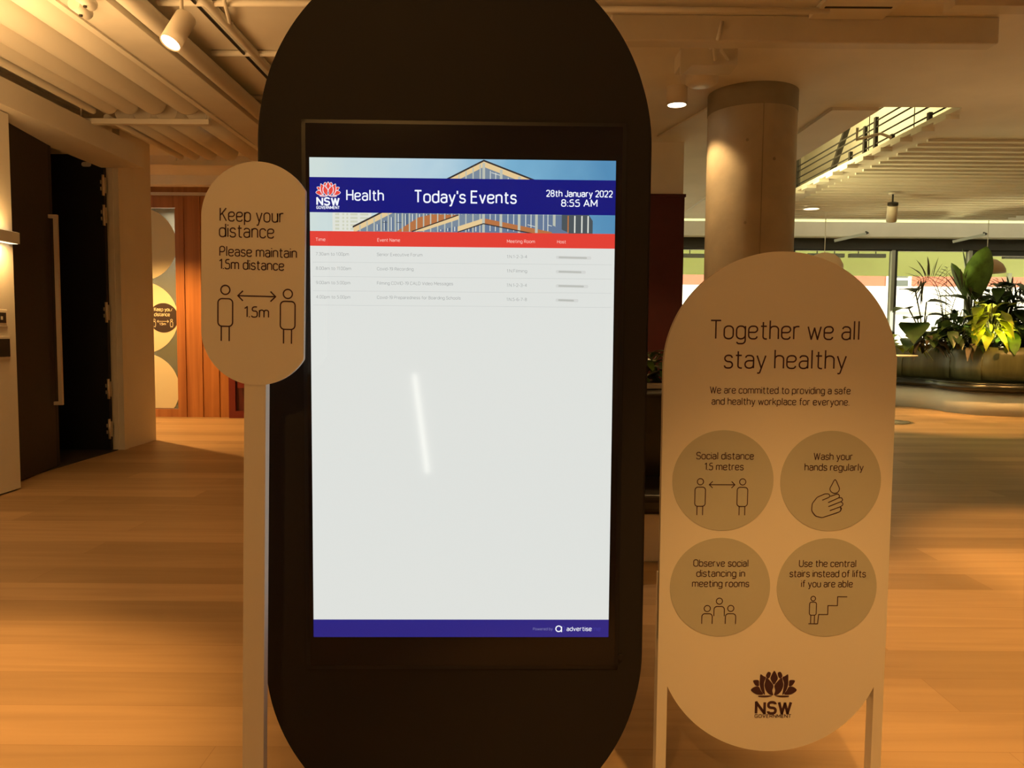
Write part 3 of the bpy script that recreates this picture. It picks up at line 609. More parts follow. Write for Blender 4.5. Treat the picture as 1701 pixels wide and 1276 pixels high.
light('SPOT', 'downlight_beam', (1.318, 6.376, 3.04), 75, (1.0, .60, .24), target=(1.318, 6.376, 0), spot_size=math.radians(110), spot_blend=.35, shadow_soft_size=.05)
rd = thing('downlight', 'small recessed round light near the far windows', 'lamp', (4.62, 12.1, 3.165))
b = MB(); b.lathe([(.13, .035), (.13, .0), (.115, .0)], 28); b.build('trim_ring', M_lampwhite, rd)
b = MB(); b.lathe([(.001, .002), (.115, .002)], 28); b.build('lens', M_lens2, rd)
sp = thing('ceiling_speaker', 'round white ceiling disc between the downlight and the column', 'speaker', (1.437, 6.05, 3.2))
b = MB(); b.lathe([(.001, -.085), (.10, -.085), (.122, -.07), (.122, 0)], 40); b.build('disc', M_lampwhite, sp)
jb = thing('junction_box', 'white ceiling junction box with two cable loops above the round disc', 'box', (1.36, 5.55, 3.2))
MB().box(-.20, .20, -.03, .18, -.115, 0).build('box_body', M_duct, jb, bevel=.004)
MB().prism([(-.20, -.11), (-.11, -.11), (-.20, -.19)], -.03, -.01).build('bracket', M_duct, jb)
for s in (0, 1):
    MB().tube([(.0 + s * .05, -.16, -.005), (.01 + s * .05, -.12, -.05), (.03 + s * .07, -.06, -.06), (.04 + s * .09, -.035, -.085)], .011, 8).build('cable', M_pipe, jb)
tag(MB().tube([(1.29, 4.93, 3.15), (1.27, 4.95, 3.05), (1.26, 5.1, 3.05), (1.29, 5.35, 3.185)], .012, 8).build('ceiling_cable', M_pipe), 'white cable pair dropping over the ceiling beam right of the kiosk', 'cable')
# ceiling beam right of kiosk, hatch, conduits
struct('trim_8', MB().box(.60, 3.03, 4.95, 5.07, 3.035, 3.2), M_duct, 'long flat white beam across the ceiling right of the kiosk', 'trim', bevel=.012)
tag(MB().tube([(.4, 4.80, 3.165), (1.9, 4.80, 3.165)], .018, 10).build('conduit', M_pipe), 'white conduit in front of the long flat ceiling beam', 'conduit')
ht = thing('ceiling_grille', 'pale rectangular ceiling grille at the top edge right of centre', 'grille', (2.06, 4.78, 3.17))
MB().box(-.23, .23, -.16, .16, .0, .03).build('frame', M_pipe, ht, bevel=.004)
MB().box(-.20, .20, -.03, -.012, -.004, .0).build('slot', M_lampdark, ht)
tag(MB().box(2.55, 5.5, 4.60, 4.72, 3.12, 3.2).build('cable_tray', M_duct), 'long white cable tray at the top right edge of the ceiling', 'tray')
tag(MB().tube([(1.70, 6.9, 3.19), (1.45, 7.9, 3.19)], .010, 8).build('conduit', M_pipe), 'thin conduit on the ceiling behind the round disc', 'conduit')
# balustrade in the ceiling void
bal = thing('balustrade', 'horizontal bar balustrade of the upper floor seen through the ceiling void', 'railing', (3.99, 9.8, 3.25))
for i, z in enumerate((.07, .16, .25, .32, .43, .50)):
    MB().tube([(0, -2.9, z), (0, 2.9, z)], .009, 8).build('rail', M_brown, bal)
for yy, hh in ((-.88, .33), (-1.14, .36), (-1.52, .08), (-.51, .13), (-2.25, .10), (1.2, .5)):
    MB().box(-.018, .018, yy - .022, yy + .022, 0, hh).build('post', M_brown, bal)
for yy in (-1.02, 1.05, -2.0):
    MB().tube([(-.02, yy, .0), (-.02, yy, .9)], .005, 6).build('tie_rod', M_brown, bal)
tag(MB().bar((4.05, 9.98, 3.26), (4.05, 9.50, 3.78), .06, .04).build('stair_strut', M_brown), 'dark slanting strut in the ceiling void', 'strut')
tag(MB().tube([(3.30, 7.55, 3.2), (3.32, 7.6, 3.10), (3.45, 7.55, 3.13), (3.55, 7.6, 3.16), (3.6, 7.5, 3.1)], .014, 8).build('ceiling_cable', M_duct), 'pale cable loop hanging at the near edge of the ceiling void', 'cable')

# window actuators and pendant lamps
for i, (ax, ay) in enumerate(((5.15, 13.6), (6.85, 13.6), (8.75, 13.6), (6.25, 14.45), (8.45, 14.45))):
    t = thing('window_actuator', ['pale window actuator bar by the column, upper row', 'pale window actuator bar, middle of the upper row', 'pale window actuator bar, right end of the upper row', 'pale window actuator bar hanging over the dark window head, left', 'pale window actuator bar hanging over the dark window head, right'][i], 'actuator', (ax, ay, 3.42 if i < 3 else 3.07), group='window actuators')
    MB().bar((-.28, 0, -.10), (.28, -.02, .03), .05, .05).build('arm', M_framel, t)
    MB().tube([(.27, 0, .02), (.34, 0, .05), (.34, 0, .20)] if i < 3 else [(.27, 0, .02), (.34, .02, .05), (.34, .10, .08)], .018, 8).build('bracket', M_lampdark, t)
for (px, py, lb) in ((8.11, 13.3, 'beige dome pendant lamp half hidden behind the paddle leaf'), (5.05, 12.6, 'beige dome pendant lamp behind the top of the large sign')):
    t = thing('pendant_lamp', lb, 'lamp', (px, py, 2.30), group='dome pendant lamps')
    b = MB(); b.lathe([(.29, .0), (.285, .06), (.24, .15), (.15, .22), (.05, .25), (.001, .25)], 36); b.lathe([(.28, .004), (.27, .06), (.22, .14), (.001, .22)], 36); b.build('dome_shade', mat('pendant_beige', (.62, .42, .27), .5), t)
    MB().tube([(0, 0, .25), (0, 0, .89)], .006, 6).build('cord', M_pipe, t)

# ------------------------------------------------------------------ digital kiosk
ko = thing('digital_kiosk', 'tall black pill shaped kiosk with a bright portrait events screen', 'kiosk', (-.1129, 1.7549, 0), rz=.0189)
hb = MB(); CX, HW, ZT, ZB = -.018, .437, 2.067, .004
hb.prism(pill(CX, ZB, ZT, HW, 64), .0, .16, smooth=True)
house = hb.build('housing', M_kiosk, ko)
MB().prism(pill(CX, ZB + .003, ZT - .003, HW + .006, 64), .012, .15, smooth=True).build('side_band', M_bezel, ko)
MB().box(-.30, .27, .02, .40, 0, .012).build('base_plate', M_bezel, ko)
bz = MB()
for a in ((-.360, -.351), (.357, .366)): bz.box(a[0], a[1], -.0025, .0, .418, 1.672)
bz.box(-.360, .366, -.0025, 0, 1.664, 1.672); bz.box(-.360, .366, -.0025, 0, .418, .426)
bz.build('bezel', M_bezel, ko)
MB().tube([(.372, -.004, .446), (.372, .004, .446)], .007, 14).build('lock', M_bezel, ko)
scr = MB().box(-.351, .357, -.003, .001, .426, 1.664).build('screen', M_scrglass, ko)
def em(name, c, s=1.0):
    return mat(name, (0.004, 0.004, 0.004), 0.06, emit=c, es=s, spec=0.5)
E_white = em('lit_white', (.735, .755, .72)); E_navy = em('lit_navy', (.006, .009, .19)); E_navy2 = em('lit_navy_footer', (.022, .018, .21)); E_red = em('lit_red', (.76, .052, .036))
E_txt = em('lit_text', (.90, .93, 1.0)); E_grey = em('lit_grey_text', (.36, .37, .36)); E_line = em('lit_line', (.56, .58, .56)); E_smudge = em('lit_smudge', (.50, .51, .47))
E_pink = em('lit_pink_text', (1.0, .55, .48)); E_sky0 = em('lit_sky_pale', (.60, .72, .70)); E_lot = em('lit_lotus', (.80, .07, .05))
def sky_mat():
    m = em('lit_sky', (.2, .4, .6)); nt = m.node_tree; b = nt.nodes['Principled BSDF']
    tc = nt.nodes.new('ShaderNodeTexCoord'); sx = nt.nodes.new('ShaderNodeSeparateXYZ'); mr = nt.nodes.new('ShaderNodeMapRange')
    mr.inputs['From Min'].default_value = -.34; mr.inputs['From Max'].default_value = .34
    r = nt.nodes.new('ShaderNodeValToRGB'); r.color_ramp.elements[0].color = (.62, .72, .69, 1); r.color_ramp.elements[1].color = (.085, .26, .46, 1)
    e = r.color_ramp.elements.new(.38); e.color = (.46, .63, .72, 1); e = r.color_ramp.elements.new(.65); e.color = (.19, .43, .62, 1)
    n = nt.nodes.new('ShaderNodeTexNoise'); n.inputs['Scale'].default_value = 14; ad = nt.nodes.new('ShaderNodeMath'); ad.operation = 'MULTIPLY_ADD'; ad.inputs[1].default_value = -.22
    L = nt.links; L.new(tc.outputs['Object'], sx.inputs[0]); L.new(sx.outputs[0], mr.inputs[0]); L.new(tc.outputs['Object'], n.inputs['Vector'])
    L.new(n.outputs['Fac'], ad.inputs[0]); ad2 = nt.nodes.new('ShaderNodeMath'); ad2.operation = 'ADD'; ad2.inputs[1].default_value = .11; L.new(mr.outputs[0], ad2.inputs[0]); L.new(ad2.outputs[0], ad.inputs[2])
    L.new(ad.outputs[0], r.inputs['Fac']); L.new(r.outputs['Color'], b.inputs['Emission Color'])
    return m
E_sky = sky_mat()
Y0 = -.0036
SL, SR = -.3425, .3425
def lay(i): return Y0 - i * .00025
MB().rect(SL, SR, .536, 1.394, lay(0)).build('event_list', E_white, scr, recalc=False)
MB().rect(SL, SR, 1.426, 1.589, lay(0)).build('sky_picture', E_sky, scr, recalc=False)
E_fac = em('lit_facade', (.19, .25, .32)); E_cream = em('lit_cream', (.78, .58, .30)); E_mull = em('lit_mullion', (.50, .52, .44)); E_dark = em('lit_dark', (.035, .03, .03)); E_or = em('lit_orange', (.46, .17, .06)); E_slate = em('lit_slate', (.07, .09, .10)); E_glass = em('lit_blue_glass', (.13, .19, .30)); E_tower = em('lit_tower', (.62, .64, .50)); E_tow2 = em('lit_tower_wall', (.74, .76, .68))
def zl(x): return 1.587 + (x - .046) * .5105           # left roof line
def zr(x): return 1.587 - (x - .046) * .372            # right roof line
pb = MB()
pb.flat([(-.245, 1.426), (.285, 1.426), (.285, 1.46), (.25, zr(.25)), (.046, 1.587), (-.245, zl(-.245))], lay(1), 0)
def strip(x0, x1, fz, d0, d1, mi, l): pb.flat([(x0, fz(x0) - d1), (x1, fz(x1) - d1), (x1, fz(x1) - d0), (x0, fz(x0) - d0)], lay(l), mi)
for off in (0, .118, .138, .256):
    pass
pb.rect(-.06, .27, 1.427, 1.466, lay(1.3), 6)
for fz, xs in ((zl, (-.245, .046)), (zr, (.046, .25))):
    strip(xs[0], xs[1], fz, .003, .015, 1, 1.6)
# second and third ledges
def z2l(x): return 1.4465 + (x - .046) * .33
def z2r(x): return 1.4465 - (x - .046) * .19
def z3(x): return 1.4655 + (x + .01) * .36
pb.flat([(-.01, 1.466), (-.01, 1.4655), (-.115, z3(-.115)), (-.075, 1.4275), (.046, 1.452), (.046, 1.466)], lay(1.5), 0)
pb.flat([(-.15, 1.4265), (-.115, 1.4275), (-.01, z3(-.01)), (-.01, z3(-.01) - .0), (-.07, 1.466), (-.10, 1.459)], lay(1.55), 4)
for (a, b, fz, dd, mi) in ((-.012, .046, z2l, -.012, 1), (.046, .20, z2r, -.012, 5)):
    pb.flat([(a, fz(a)), (b, fz(b)), (b, fz(b) - dd), (a, fz(a) - dd)], lay(1.9), mi)
pb.flat([(-.115, z3(-.115)), (-.01, z3(-.01)), (-.01, z3(-.01) - .010), (-.09, z3(-.09) - .008)], lay(1.9), 1)
for i in range(19):                                               # vertical fins
    x = -.232 + i * .0158
    if x > .04: break
    pb.rect(x, x + .0028, 1.427, zl(x) - .004, lay(1.8), 2)
for i in range(18):
    x = -.229 + i * .0158
    h0 = zl(x) - .02
    if h0 > 1.436 and x < .03:
        pb.rect(x + .002, x + .0105, 1.429, min(h0, 1.4665), lay(1.45), 6 if i % 3 else 9)
        pb.rect(x + .004, x + .006, 1.429, min(h0, 1.4665), lay(1.48), 7)
        if i % 2: pb.rect(x + .001, x + .012, 1.4465, 1.4478, lay(1.49), 8)
for i, x in enumerate((.046, .085, .126, .165, .205, .238)): pb.rect(x - .003, x + .003, 1.427, zr(x) - .006, lay(2.0), 2)
for x in (.06, .072, .10, .113, .14, .152, .18, .19): pb.rect(x, x + .0016, 1.43, zr(x) - .018, lay(1.7), 7)
for x in (.063, .10, .145, .19):
    pb.flat([(x, 1.4445), (x + .02, 1.4395), (x + .02, 1.4408), (x, 1.4458)], lay(1.85), 7); x < .08 and pb.flat([(x, 1.559), (x + .02, 1.553), (x + .02, 1.5545), (x, 1.5605)], lay(1.85), 7)
strip(-.247, .046, zl, -.001, .0032, 3, 2.1); strip(.046, .29, zr, -.001, .003, 3, 2.1)
pb.flat([(-.115, z3(-.115) - .0015), (-.01, z3(-.01) - .0015), (-.01, z3(-.01) + .001), (-.115, z3(-.115) + .001)], lay(2.1), 3)
for a, b, fz in ((-.012, .046, z2l), (.046, .20, z2r)): pb.flat([(a, fz(a) - .0012), (b, fz(b) - .0012), (b, fz(b) + .0012), (a, fz(a) + .0012)], lay(2.15), 3)
pb.flat([(.222, 1.426), (.292, 1.426), (.292, 1.455), (.283, 1.468), (.222, 1.468)], lay(2.2), 8)
for x in (.235, .25, .266, .28): pb.rect(x, x + .003, 1.428, 1.466, lay(2.25), 5 if x < .24 else 7)
pb.flat([(.20, 1.445), (.238, 1.428), (.238, 1.4265), (.20, 1.4265)], lay(2.23), 6)
pb.build('building_picture', [E_fac, E_cream, E_mull, E_dark, E_or, E_or, E_glass, E_tow2, E_slate, em('lit_deep_blue', (.08, .13, .22))], scr, recalc=False)
tb = MB(); tb.rect(-.292, -.205, 1.4265, 1.4685, lay(.6), 0)
for j in range(5):
    for (a, b) in ((-.286, -.277), (-.270, -.266), (-.261, -.257), (-.252, -.236), (-.230, -.212)): tb.rect(a, b, 1.430 + j * .008, 1.4345 + j * .008, lay(.8), 1)
tb.build('tower_picture', [E_tow2, E_tower], scr, recalc=False)
MB().rect(SL, SR, 1.468, 1.5455, lay(3)).build('header_band', E_navy, scr, recalc=False)
MB().rect(SL, SR, 1.3935, 1.4265, lay(3)).build('table_header', E_red, scr, recalc=False)
MB().rect(SL, SR, .495, .5365, lay(3)).build('footer_band', E_navy2, scr, recalc=False)
lg = lotus(scr, 'lotus_emblem', -.301, 1.5055, .0275, E_lot, lay(4), E_txt, .0009)
stroke_text(scr, 'emblem_letters', 'NSW', -.3275, -.2755, 1.4845, .0152, .0038, E_txt, lay(5), space=.26)
stroke_text(scr, 'emblem_caption', 'GOVERNMENT', -.3275, -.2755, 1.4757, .0058, .0012, E_txt, lay(5), space=.24)
font_text(scr, 'department_text', 'Health', -.261, -.177, 1.4955, .0225, E_txt, lay(4), .02)
font_text(scr, 'title_text', "Today's Events", -.110, .120, 1.4925, .0255, E_txt, lay(4), .02)
font_text(scr, 'date_text', '28th January 2022', .186, .336, 1.5085, .0135, E_txt, lay(4), .045)
font_text(scr, 'time_text', '8:55 AM', .220, .302, 1.487, .0145, E_txt, lay(4), .045)
for tx, a, b in (('Time', -.330, -.308), ('Event Name', -.192, -.141), ('Meeting Room', .099, .162), ('Host', .212, .232)):
    font_text(scr, 'column_heading', tx, a, b, 1.4045, .0068, E_pink, lay(4), .01)
ROWS = [(1.3725, '7.30am to 1.00pm', -.256, 'Senior Executive Forum', -.091, '1.N.1-2-3-4', .290), (1.3405, '8.00am to 11.00am', -.251, 'Covid-19 Recording', -.111, '1.N.Filming', .278),
        (1.3085, '9.00am to 5.00pm', -.253, 'Filming COVID-19 CALD Video Messages', -.022, '1.N.1-2-3-4', .284), (1.2765, '4.00pm to 5.00pm', -.253, 'Covid-19 Preparedness for Boarding Schools', -.005, '1.N.5-6-7-8', .262)]
for z, t1, e1, t2, e2, t3, e3 in ROWS:
    font_text(scr, 'event_time', t1, -.330, e1, z, .0065, E_grey, lay(2)); font_text(scr, 'event_name', t2, -.193, e2, z, .0065, E_grey, lay(2)); font_text(scr, 'event_room', t3, .099, .145, z - .002, .0065, E_grey, lay(2))
    s = MB(); s.flat(fillet([(.210, z - .003), (e3, z - .004), (e3, z + .003), (.210, z + .004)], .003, True), lay(1)); s.flat(fillet([(.216, z - .0015), (e3 - .01, z - .0025), (e3 - .01, z + .0015), (.216, z + .0025)], .002, True), lay(2), 1)
    s.build('blurred_host', [em('lit_smudge_edge', (.66, .67, .64)), E_smudge], scr, recalc=False)
    MB().rect(SL + .006, SR - .006, z - .0155, z - .0148, lay(2)).build('row_line', E_line, scr, recalc=False)
font_text(scr, 'credit_text', 'Powered by', .166, .212, .5115, .0062, em('lit_dim_text', (.20, .20, .40)), lay(4))
font_text(scr, 'provider_text', 'advertise', .2445, .303, .510, .0095, E_txt, lay(4), .02)
font_text(scr, 'provider_suffix', 'me', .304, .324, .510, .0095, em('lit_navy_light', (.035, .035, .30)), lay(4), .02)
a = MB(); a.ribbon(ellipse(.226, .5148, .0066, n=28, a0=-.9, a1=PI * 1.72), .0026, lay(4)); a.ribbon([(.2326, .520), (.2326, .507)], .0026, lay(4.2)); a.build('provider_mark', E_txt, scr, recalc=False)
a = MB(); a.ribbon(ellipse(.2335, .5148, .0068, n=16, a0=-1.2, a1=1.2), .0018, lay(4)); a.build('provider_mark_shadow', em('lit_navy_mid', (.05, .05, .34)), scr, recalc=False)

# ------------------------------------------------------------------ small distance sign beside the kiosk
ds = thing('distance_sign', 'small white pill sign on a post asking people to keep distance, left of the kiosk', 'sign', (-.564, 1.63, 0), rot=(0, .0195, 0))
pts = [(min(x, .1005), z) for x, z in pill(.0, 1.087, 1.554, .1165, 64)]
MB().prism(pts, 0, .012, mside=1).build('sign_panel', [M_sign, M_signedge], ds)
MB().box(-.026, .0205, .002, .028, 0.008, 1.11).build('post', M_sign, ds, bevel=.001)
MB().box(-.12, .115, -.05, .075, 0, .008).build('base_plate', M_sign, ds)
yk = -.0006
def DL(u, z): return u + .034 - .0195 * z
stroke_text(ds, 'headline_text', 'Keep your', DL(-.084, 1.43), DL(.050, 1.43), 1.430, .0265, .0026, M_ink, yk)
stroke_text(ds, 'headline_text', 'distance', DL(-.086, 1.397), DL(.030, 1.397), 1.397, .0265, .0026, M_ink, yk)
stroke_text(ds, 'body_text', 'Please maintain', DL(-.086, 1.357), DL(.077, 1.357), 1.3575, .0195, .0024, M_ink, yk)
stroke_text(ds, 'body_text', '1.5m distance', DL(-.087, 1.33), DL(.050, 1.33), 1.3305, .0195, .0024, M_ink, yk)
ic = MB()
person_icon(ic, DL(-.075, 1.25), 1.179, 1.268, 1.2865, .0095, .031, .058, .0028, yk); person_icon(ic, DL(.0565, 1.25), 1.177, 1.266, 1.2815, .0095, .031, .059, .0028, yk)
arrow_icon(ic, DL(-.048, 1.275), DL(.031, 1.275), 1.275, .0105, .0028, yk); ic.build('distance_pictogram', M_ink, ds, recalc=False)
stroke_text(ds, 'distance_figure', '1.5m', DL(-.036, 1.23), DL(.017, 1.23), 1.231, .0215, .0026, M_ink, yk)

# ------------------------------------------------------------------ large health sign
hs = thing('health_sign', 'large white pill sign on two legs with four grey circles of health advice', 'sign', (.6622, 1.9, 0), rz=.0148)
MB().prism(pill(0, .143, 1.406, .289, 72), 0, .018, mside=1, smooth=False).build('sign_panel', [M_sign, M_signedge], hs)
for x0, x1 in ((-.289, -.263), (.263, .289)): MB().box(x0, x1, .0005, .036, 0.008, .60).build('leg', M_sign, hs, bevel=.001)
for x0, x1 in ((-.30, -.25), (.25, .30)): MB().box(x0, x1, -.10, .14, 0, .008).build('foot_plate', M_sign, hs)
yh = -.0006; ys = -.0014
stroke_text(hs, 'headline_text', 'Together we all', -.177, .194, 1.192, .0445, .0036, M_ink, yh)
stroke_text(hs, 'headline_text', 'stay healthy', -.141, .163, 1.120, .0445, .0036, M_ink, yh)
stroke_text(hs, 'body_text', 'We are committed to providing a safe', -.174, .176, 1.0575, .0165, .0020, M_ink, yh)
stroke_text(hs, 'body_text', 'and healthy workplace for everyone.', -.169, .174, 1.0295, .0165, .0020, M_ink, yh)
CC = [(-.1355, .8395), (.134, .8395), (-.136, .569), (.1335, .569)]
RR = .1262
def disc(i, lb):
    o = MB().prism(ellipse(CC[i][0], CC[i][1], RR, n=72), -.0009, -.0001).build('advice_circle', M_disc, hs); o['label'] = lb
    return o
c1 = disc(0, 'grey circle saying social distance 1.5 metres'); c2 = disc(1, 'grey circle saying wash your hands regularly'); c3 = disc(2, 'grey circle about distancing in meeting rooms'); c4 = disc(3, 'grey circle about using the central stairs')
wt = .0021; ct = .0168
def lines(par, rows):
    m_ = MB()
    for tx, a, b, z in rows: stroke_text(None, '', tx, a, b, z, ct, wt, None, ys, mb=m_)
    m_.build('advice_text', M_ink, par, recalc=False)
lines(c1, [('Social distance', -.204, -.060, .8935), ('1.5 metres', -.183, -.085, .8665)])
lines(c2, [('Wash your', .089, .187, .8935), ('hands regularly', .067, .215, .8665)])
lines(c3, [('Observe social', -.205, -.066, .6225), ('distancing in', -.197, -.074, .5965), ('meeting rooms', -.207, -.063, .5705)])
lines(c4, [('Use the central', .061, .206, .6225), ('stairs instead of lifts', .038, .231, .5965), ('if you are able', .068, .199, .5705)])
k1 = .126 / 259
def cp(i, px, cx, cz): return [(CC[i][0] + (x - cx) * k1, CC[i][1] - (z - cz) * k1) for x, z in px]
W2 = .0022
ic = MB()
for px in (262, 479): 
    (hx, hz), = cp(0, [(px, 345)], 378, 339); (_, sz), (_, bz_), (_, lz) = cp(0, [(0, 373), (0, 472), (0, 518)], 378, 339)
    person_icon(ic, hx, lz, sz, hz, 16 * k1, 54 * k1, sz - bz_, W2, ys)
(a0, az), (a1, _) = cp(0, [(308, 360), (439, 360)], 378, 339); arrow_icon(ic, a0, a1, az, 17 * k1, W2, ys)
ic.build('pictogram', M_ink, c1, recalc=False)
ic = MB()
for st, r in (([(893, 437), (934, 419), (927, 403), (905, 404), (866, 422), (842, 455), (840, 492), (862, 520), (895, 528), (985, 497), (993, 488), (988, 474)], 26), ([(934, 417), (972, 403), (983, 413), (978, 424), (924, 449)], 7),
              ([(978, 424), (993, 423), (1000, 436), (990, 444), (926, 470)], 7), ([(990, 444), (1001, 452), (1000, 462), (988, 470), (934, 491)], 7), ([(988, 470), (995, 480), (985, 497)], 5)):
    ic.ribbon(fillet(cp(1, st, 934, 338), r * k1), W2, ys)
ic.ribbon(smooth_closed(cp(1, [(956, 330), (972, 357), (980, 378), (973, 394), (956, 401), (939, 394), (931, 378), (940, 357)], 934, 338), 4), W2, ys, True)
ic.build('pictogram', M_ink, c2, recalc=False)
ic = MB()
for hx, hz, sh, bt, hw in ((361, 962, 990, 1041, 27), (299, 1001, 1028, 1082, 27), (421, 1000, 1028, 1082, 27)):
    (x, z), = cp(2, [(hx, hz)], 363, 889); ic.ribbon(ellipse(x, z, 16 * k1, n=28), W2, ys, True)
    ic.ribbon(fillet(cp(2, [(hx - hw, bt), (hx - hw, sh), (hx + hw, sh), (hx + hw, bt)], 363, 889), 16 * k1), W2, ys)
ic.build('pictogram', M_ink, c3, recalc=False)
ic = MB()
(x, z), (_, s1), (_, b1), (_, l1) = cp(3, [(843, 947), (0, 966), (0, 1035), (0, 1078)], 912, 889); person_icon(ic, x, l1, s1, z, 12 * k1, 36 * k1, s1 - b1, W2, ys)
ic.ribbon(cp(3, [(822, 1080), (870, 1080), (874, 1031), (921, 1031), (921, 984), (970, 984), (970, 937), (1020, 937)], 912, 889), W2, ys)
ic.build('pictogram', M_ink, c4, recalc=False)
lotus(hs, 'lotus_emblem', .0075, .2905, .0585, M_ink, yh)
stroke_text(hs, 'emblem_letters', 'NSW', -.0395, .0555, .2425, .029, .0068, M_ink, yh, space=.24)
stroke_text(hs, 'emblem_caption', 'GOVERNMENT', -.0395, .0545, .2315, .0082, .0016, M_ink, yh, space=.22)

# ------------------------------------------------------------------ black banquette between kiosk and sign
bq = thing('banquette', 'black upholstered banquette on a pale plinth, behind the gap beside the kiosk', 'bench', (.85, 4.0, 0))
MB().box(-.75, .75, .0, .75, 0, .262).build('plinth', M_wall, bq, bevel=.01)
MB().box(-.77, .77, -.05, .55, .262, .365).build('seat', M_leather, bq, bevel=.035, seg=4)
MB().box(-.77, .77, .52, .78, .262, .86).build('backrest', M_leather, bq, bevel=.03, seg=4)
pt = thing('planter_box', 'dark planter with a pale rim standing behind the banquette', 'planter', (.86, 5.02, 0))
MB().box(-.8, .8, -.17, .2, 0, .86).build('body', M_planter, pt, bevel=.01)
MB().box(-.82, .82, -.19, .22, .86, .895).build('rim', M_duct, pt, bevel=.006)
MB().box(-.77, .77, -.14, .17, .895, .899).build('soil', M_soil, pt)

# ------------------------------------------------------------------ plants
def leaf(mb, base, d, L, W, droop=.3, fold=.25, heart=False, n=6):
    d = Vector(d).normalized(); base = Vector(base)
    side = d.cross(Vector((0, 0, 1)))
    side = side.normalized() if side.length > .05 else Vector((1, 0, 0))
    nrm = side.cross(d).normalized(); v = []
    for i in range(n + 1):
        t = i / n; c = base + d * L * t - Vector((0, 0, 1)) * droop * L * t * t
        w = W / 2 * (math.sin(PI * min(1, t ** .62 * .98 + .02)) if heart else math.sin(PI * (t * .94 + .03)) ** .8)
        if i == n: w = .0015
        v += [c - side * w + nrm * w * fold, c, c + side * w + nrm * w * fold]
    f = []
    for i in range(n):
        o = i * 3; f += [(o, o + 1, o + 4, o + 3), (o + 1, o + 2, o + 5, o + 4)]
    mb.add(v, f, 0, True)
def plant(name, label, loc, leaves, lm, cat='plant', sr=.008, group=None, **k):
    """leaves: (stem tip offset, leaf direction, length, width, droop, heart)"""
    t = thing(name, label, cat, loc, group=group); fo = MB(); st = MB()
    for tip, d, L, W, dr, he in leaves:
        tip = Vector(tip); mid = Vector((tip.x * .35, tip.y * .35, tip.z * .6))
        st.tube([(0, 0, 0), mid, tip], sr, 6)
        leaf(fo, tip, d, L, W, dr, heart=he, **k)
    fo.build('foliage', lm, t, recalc=False); st.build('stem', M_stem, t)
    return t
R = random.Random(3)
def bush(name, label, loc, n, spread, hgt, L, W, lm, zmin=.1, droop=.5, heart=True, sr=.006, up_=.2):
    ls = []
    for i in range(n):
        a = R.uniform(0, 2 * PI); q = math.sqrt(R.random()); tip = (math.cos(a) * q * spread, math.sin(a) * q * spread * .7, R.uniform(zmin, 1) * hgt)
        d = (math.cos(a) * .8 + R.uniform(-.5, .5), math.sin(a) * .5 - .45 + R.uniform(-.4, .3), R.uniform(-1.0, .6) + up_)
        s = R.uniform(.7, 1.15); ls.append((tip, d, L * s, W * s, droop * R.uniform(.5, 1.2), heart))
    return plant(name, label, loc, ls, lm, sr=sr)
def palm(name, label, loc, fronds, lm, ll=.26, lw=.018):
    t = thing(name, label, 'plant', loc); fo = MB(); st = MB()
    for tip, mid in fronds:
        P = [Vector((0, 0, 0)), Vector(mid), Vector(tip)]; path = []
        for i in range(19):
            u = i / 18; path.append(P[0] * (1 - u) ** 2 + P[1] * 2 * u * (1 - u) + P[2] * u * u)
        st.tube(path, .008, 6, r1=.002)
        for i in range(5, 19):
            d = (path[min(i + 1, 18)] - path[i - 1]).normalized(); u = (i - 5) / 13
            sd = d.cross(Vector((0, 1, 0))).normalized(); L = ll * (math.sin(PI * (u * .75 + .2)))
            for s in (-1, 1): leaf(fo, path[i], sd * s * .95 + d * .55 + Vector((0, -.10, 0)), L, lw, .22, .1, n=4)
    fo.build('frond', lm, t, recalc=False); st.build('stem', M_stem, t)
    return t

# big organic planter and bench by the far windows
def organic(scale, dz=0):
    P = [(6.35, 14.05), (6.72, 13.3), (7.0, 12.85), (6.98, 12.35), (7.15, 11.85), (7.75, 11.55), (8.6, 11.5), (9.6, 11.7), (10.6, 11.6), (11.3, 12.2), (11.4, 13.4), (11.0, 14.3), (9.0, 14.5), (7.2, 14.45)]
    cx, cy = 9.0, 13.1
    return smooth_closed([(cx + (x - cx) * scale, cy + (y - cy) * scale) for x, y in P], 8)
BZ = .50
rb = thing('ring_bench', 'dark curved seat on a white base wrapping the big planter', 'bench', (0, 0, 0))
MB().slab(organic(.985), 0, .36, smooth=True).build('base', M_wall, rb)
ob = MB(); o1 = organic(1.03); o2 = organic(1.04); n = len(o1)
ob.slab(o1, .36, .38, smooth=True); ob.slab(o2, .38, .48, smooth=True); ob.slab(o1, .48, .50, smooth=True)
ob.build('seat', M_leather, rb)
bp = thing('large_planter', 'large curved olive leather clad planter on the ring bench, full of plants', 'planter', (0, 0, .50))
pb_ = MB(); prof = [(.82, 0), (.865, .05), (.88, .22), (.87, .42), (.85, .535), (.82, .55)]
rings = [[(x, y, z) for x, y in organic(s)] for s, z in prof]; n = len(rings[0]); v = [q for r in rings for q in r]; f = []
for i in range(len(rings) - 1):
    for j in range(n): f.append((i * n + j, i * n + (j + 1) % n, (i + 1) * n + (j + 1) % n, (i + 1) * n + j))
pb_.add(v, f, 0, True); pb_.build('shell', M_planter, bp)
so = MB(); so.add([(x, y, .51) for x, y in organic(.83)], [tuple(range(n))]); so.build('soil', M_soil, bp)
oo = organic(.878)
for j in range(5, n, 13): MB().tube([(oo[j][0], oo[j][1], .03), (9 + (oo[j][0] - 9) * 1.0, oo[j][1], .3), (9 + (oo[j][0] - 9) * .97, 13.1 + (oo[j][1] - 13.1) * .97, .53)], .012, 6).build('seam', M_planter, bp)
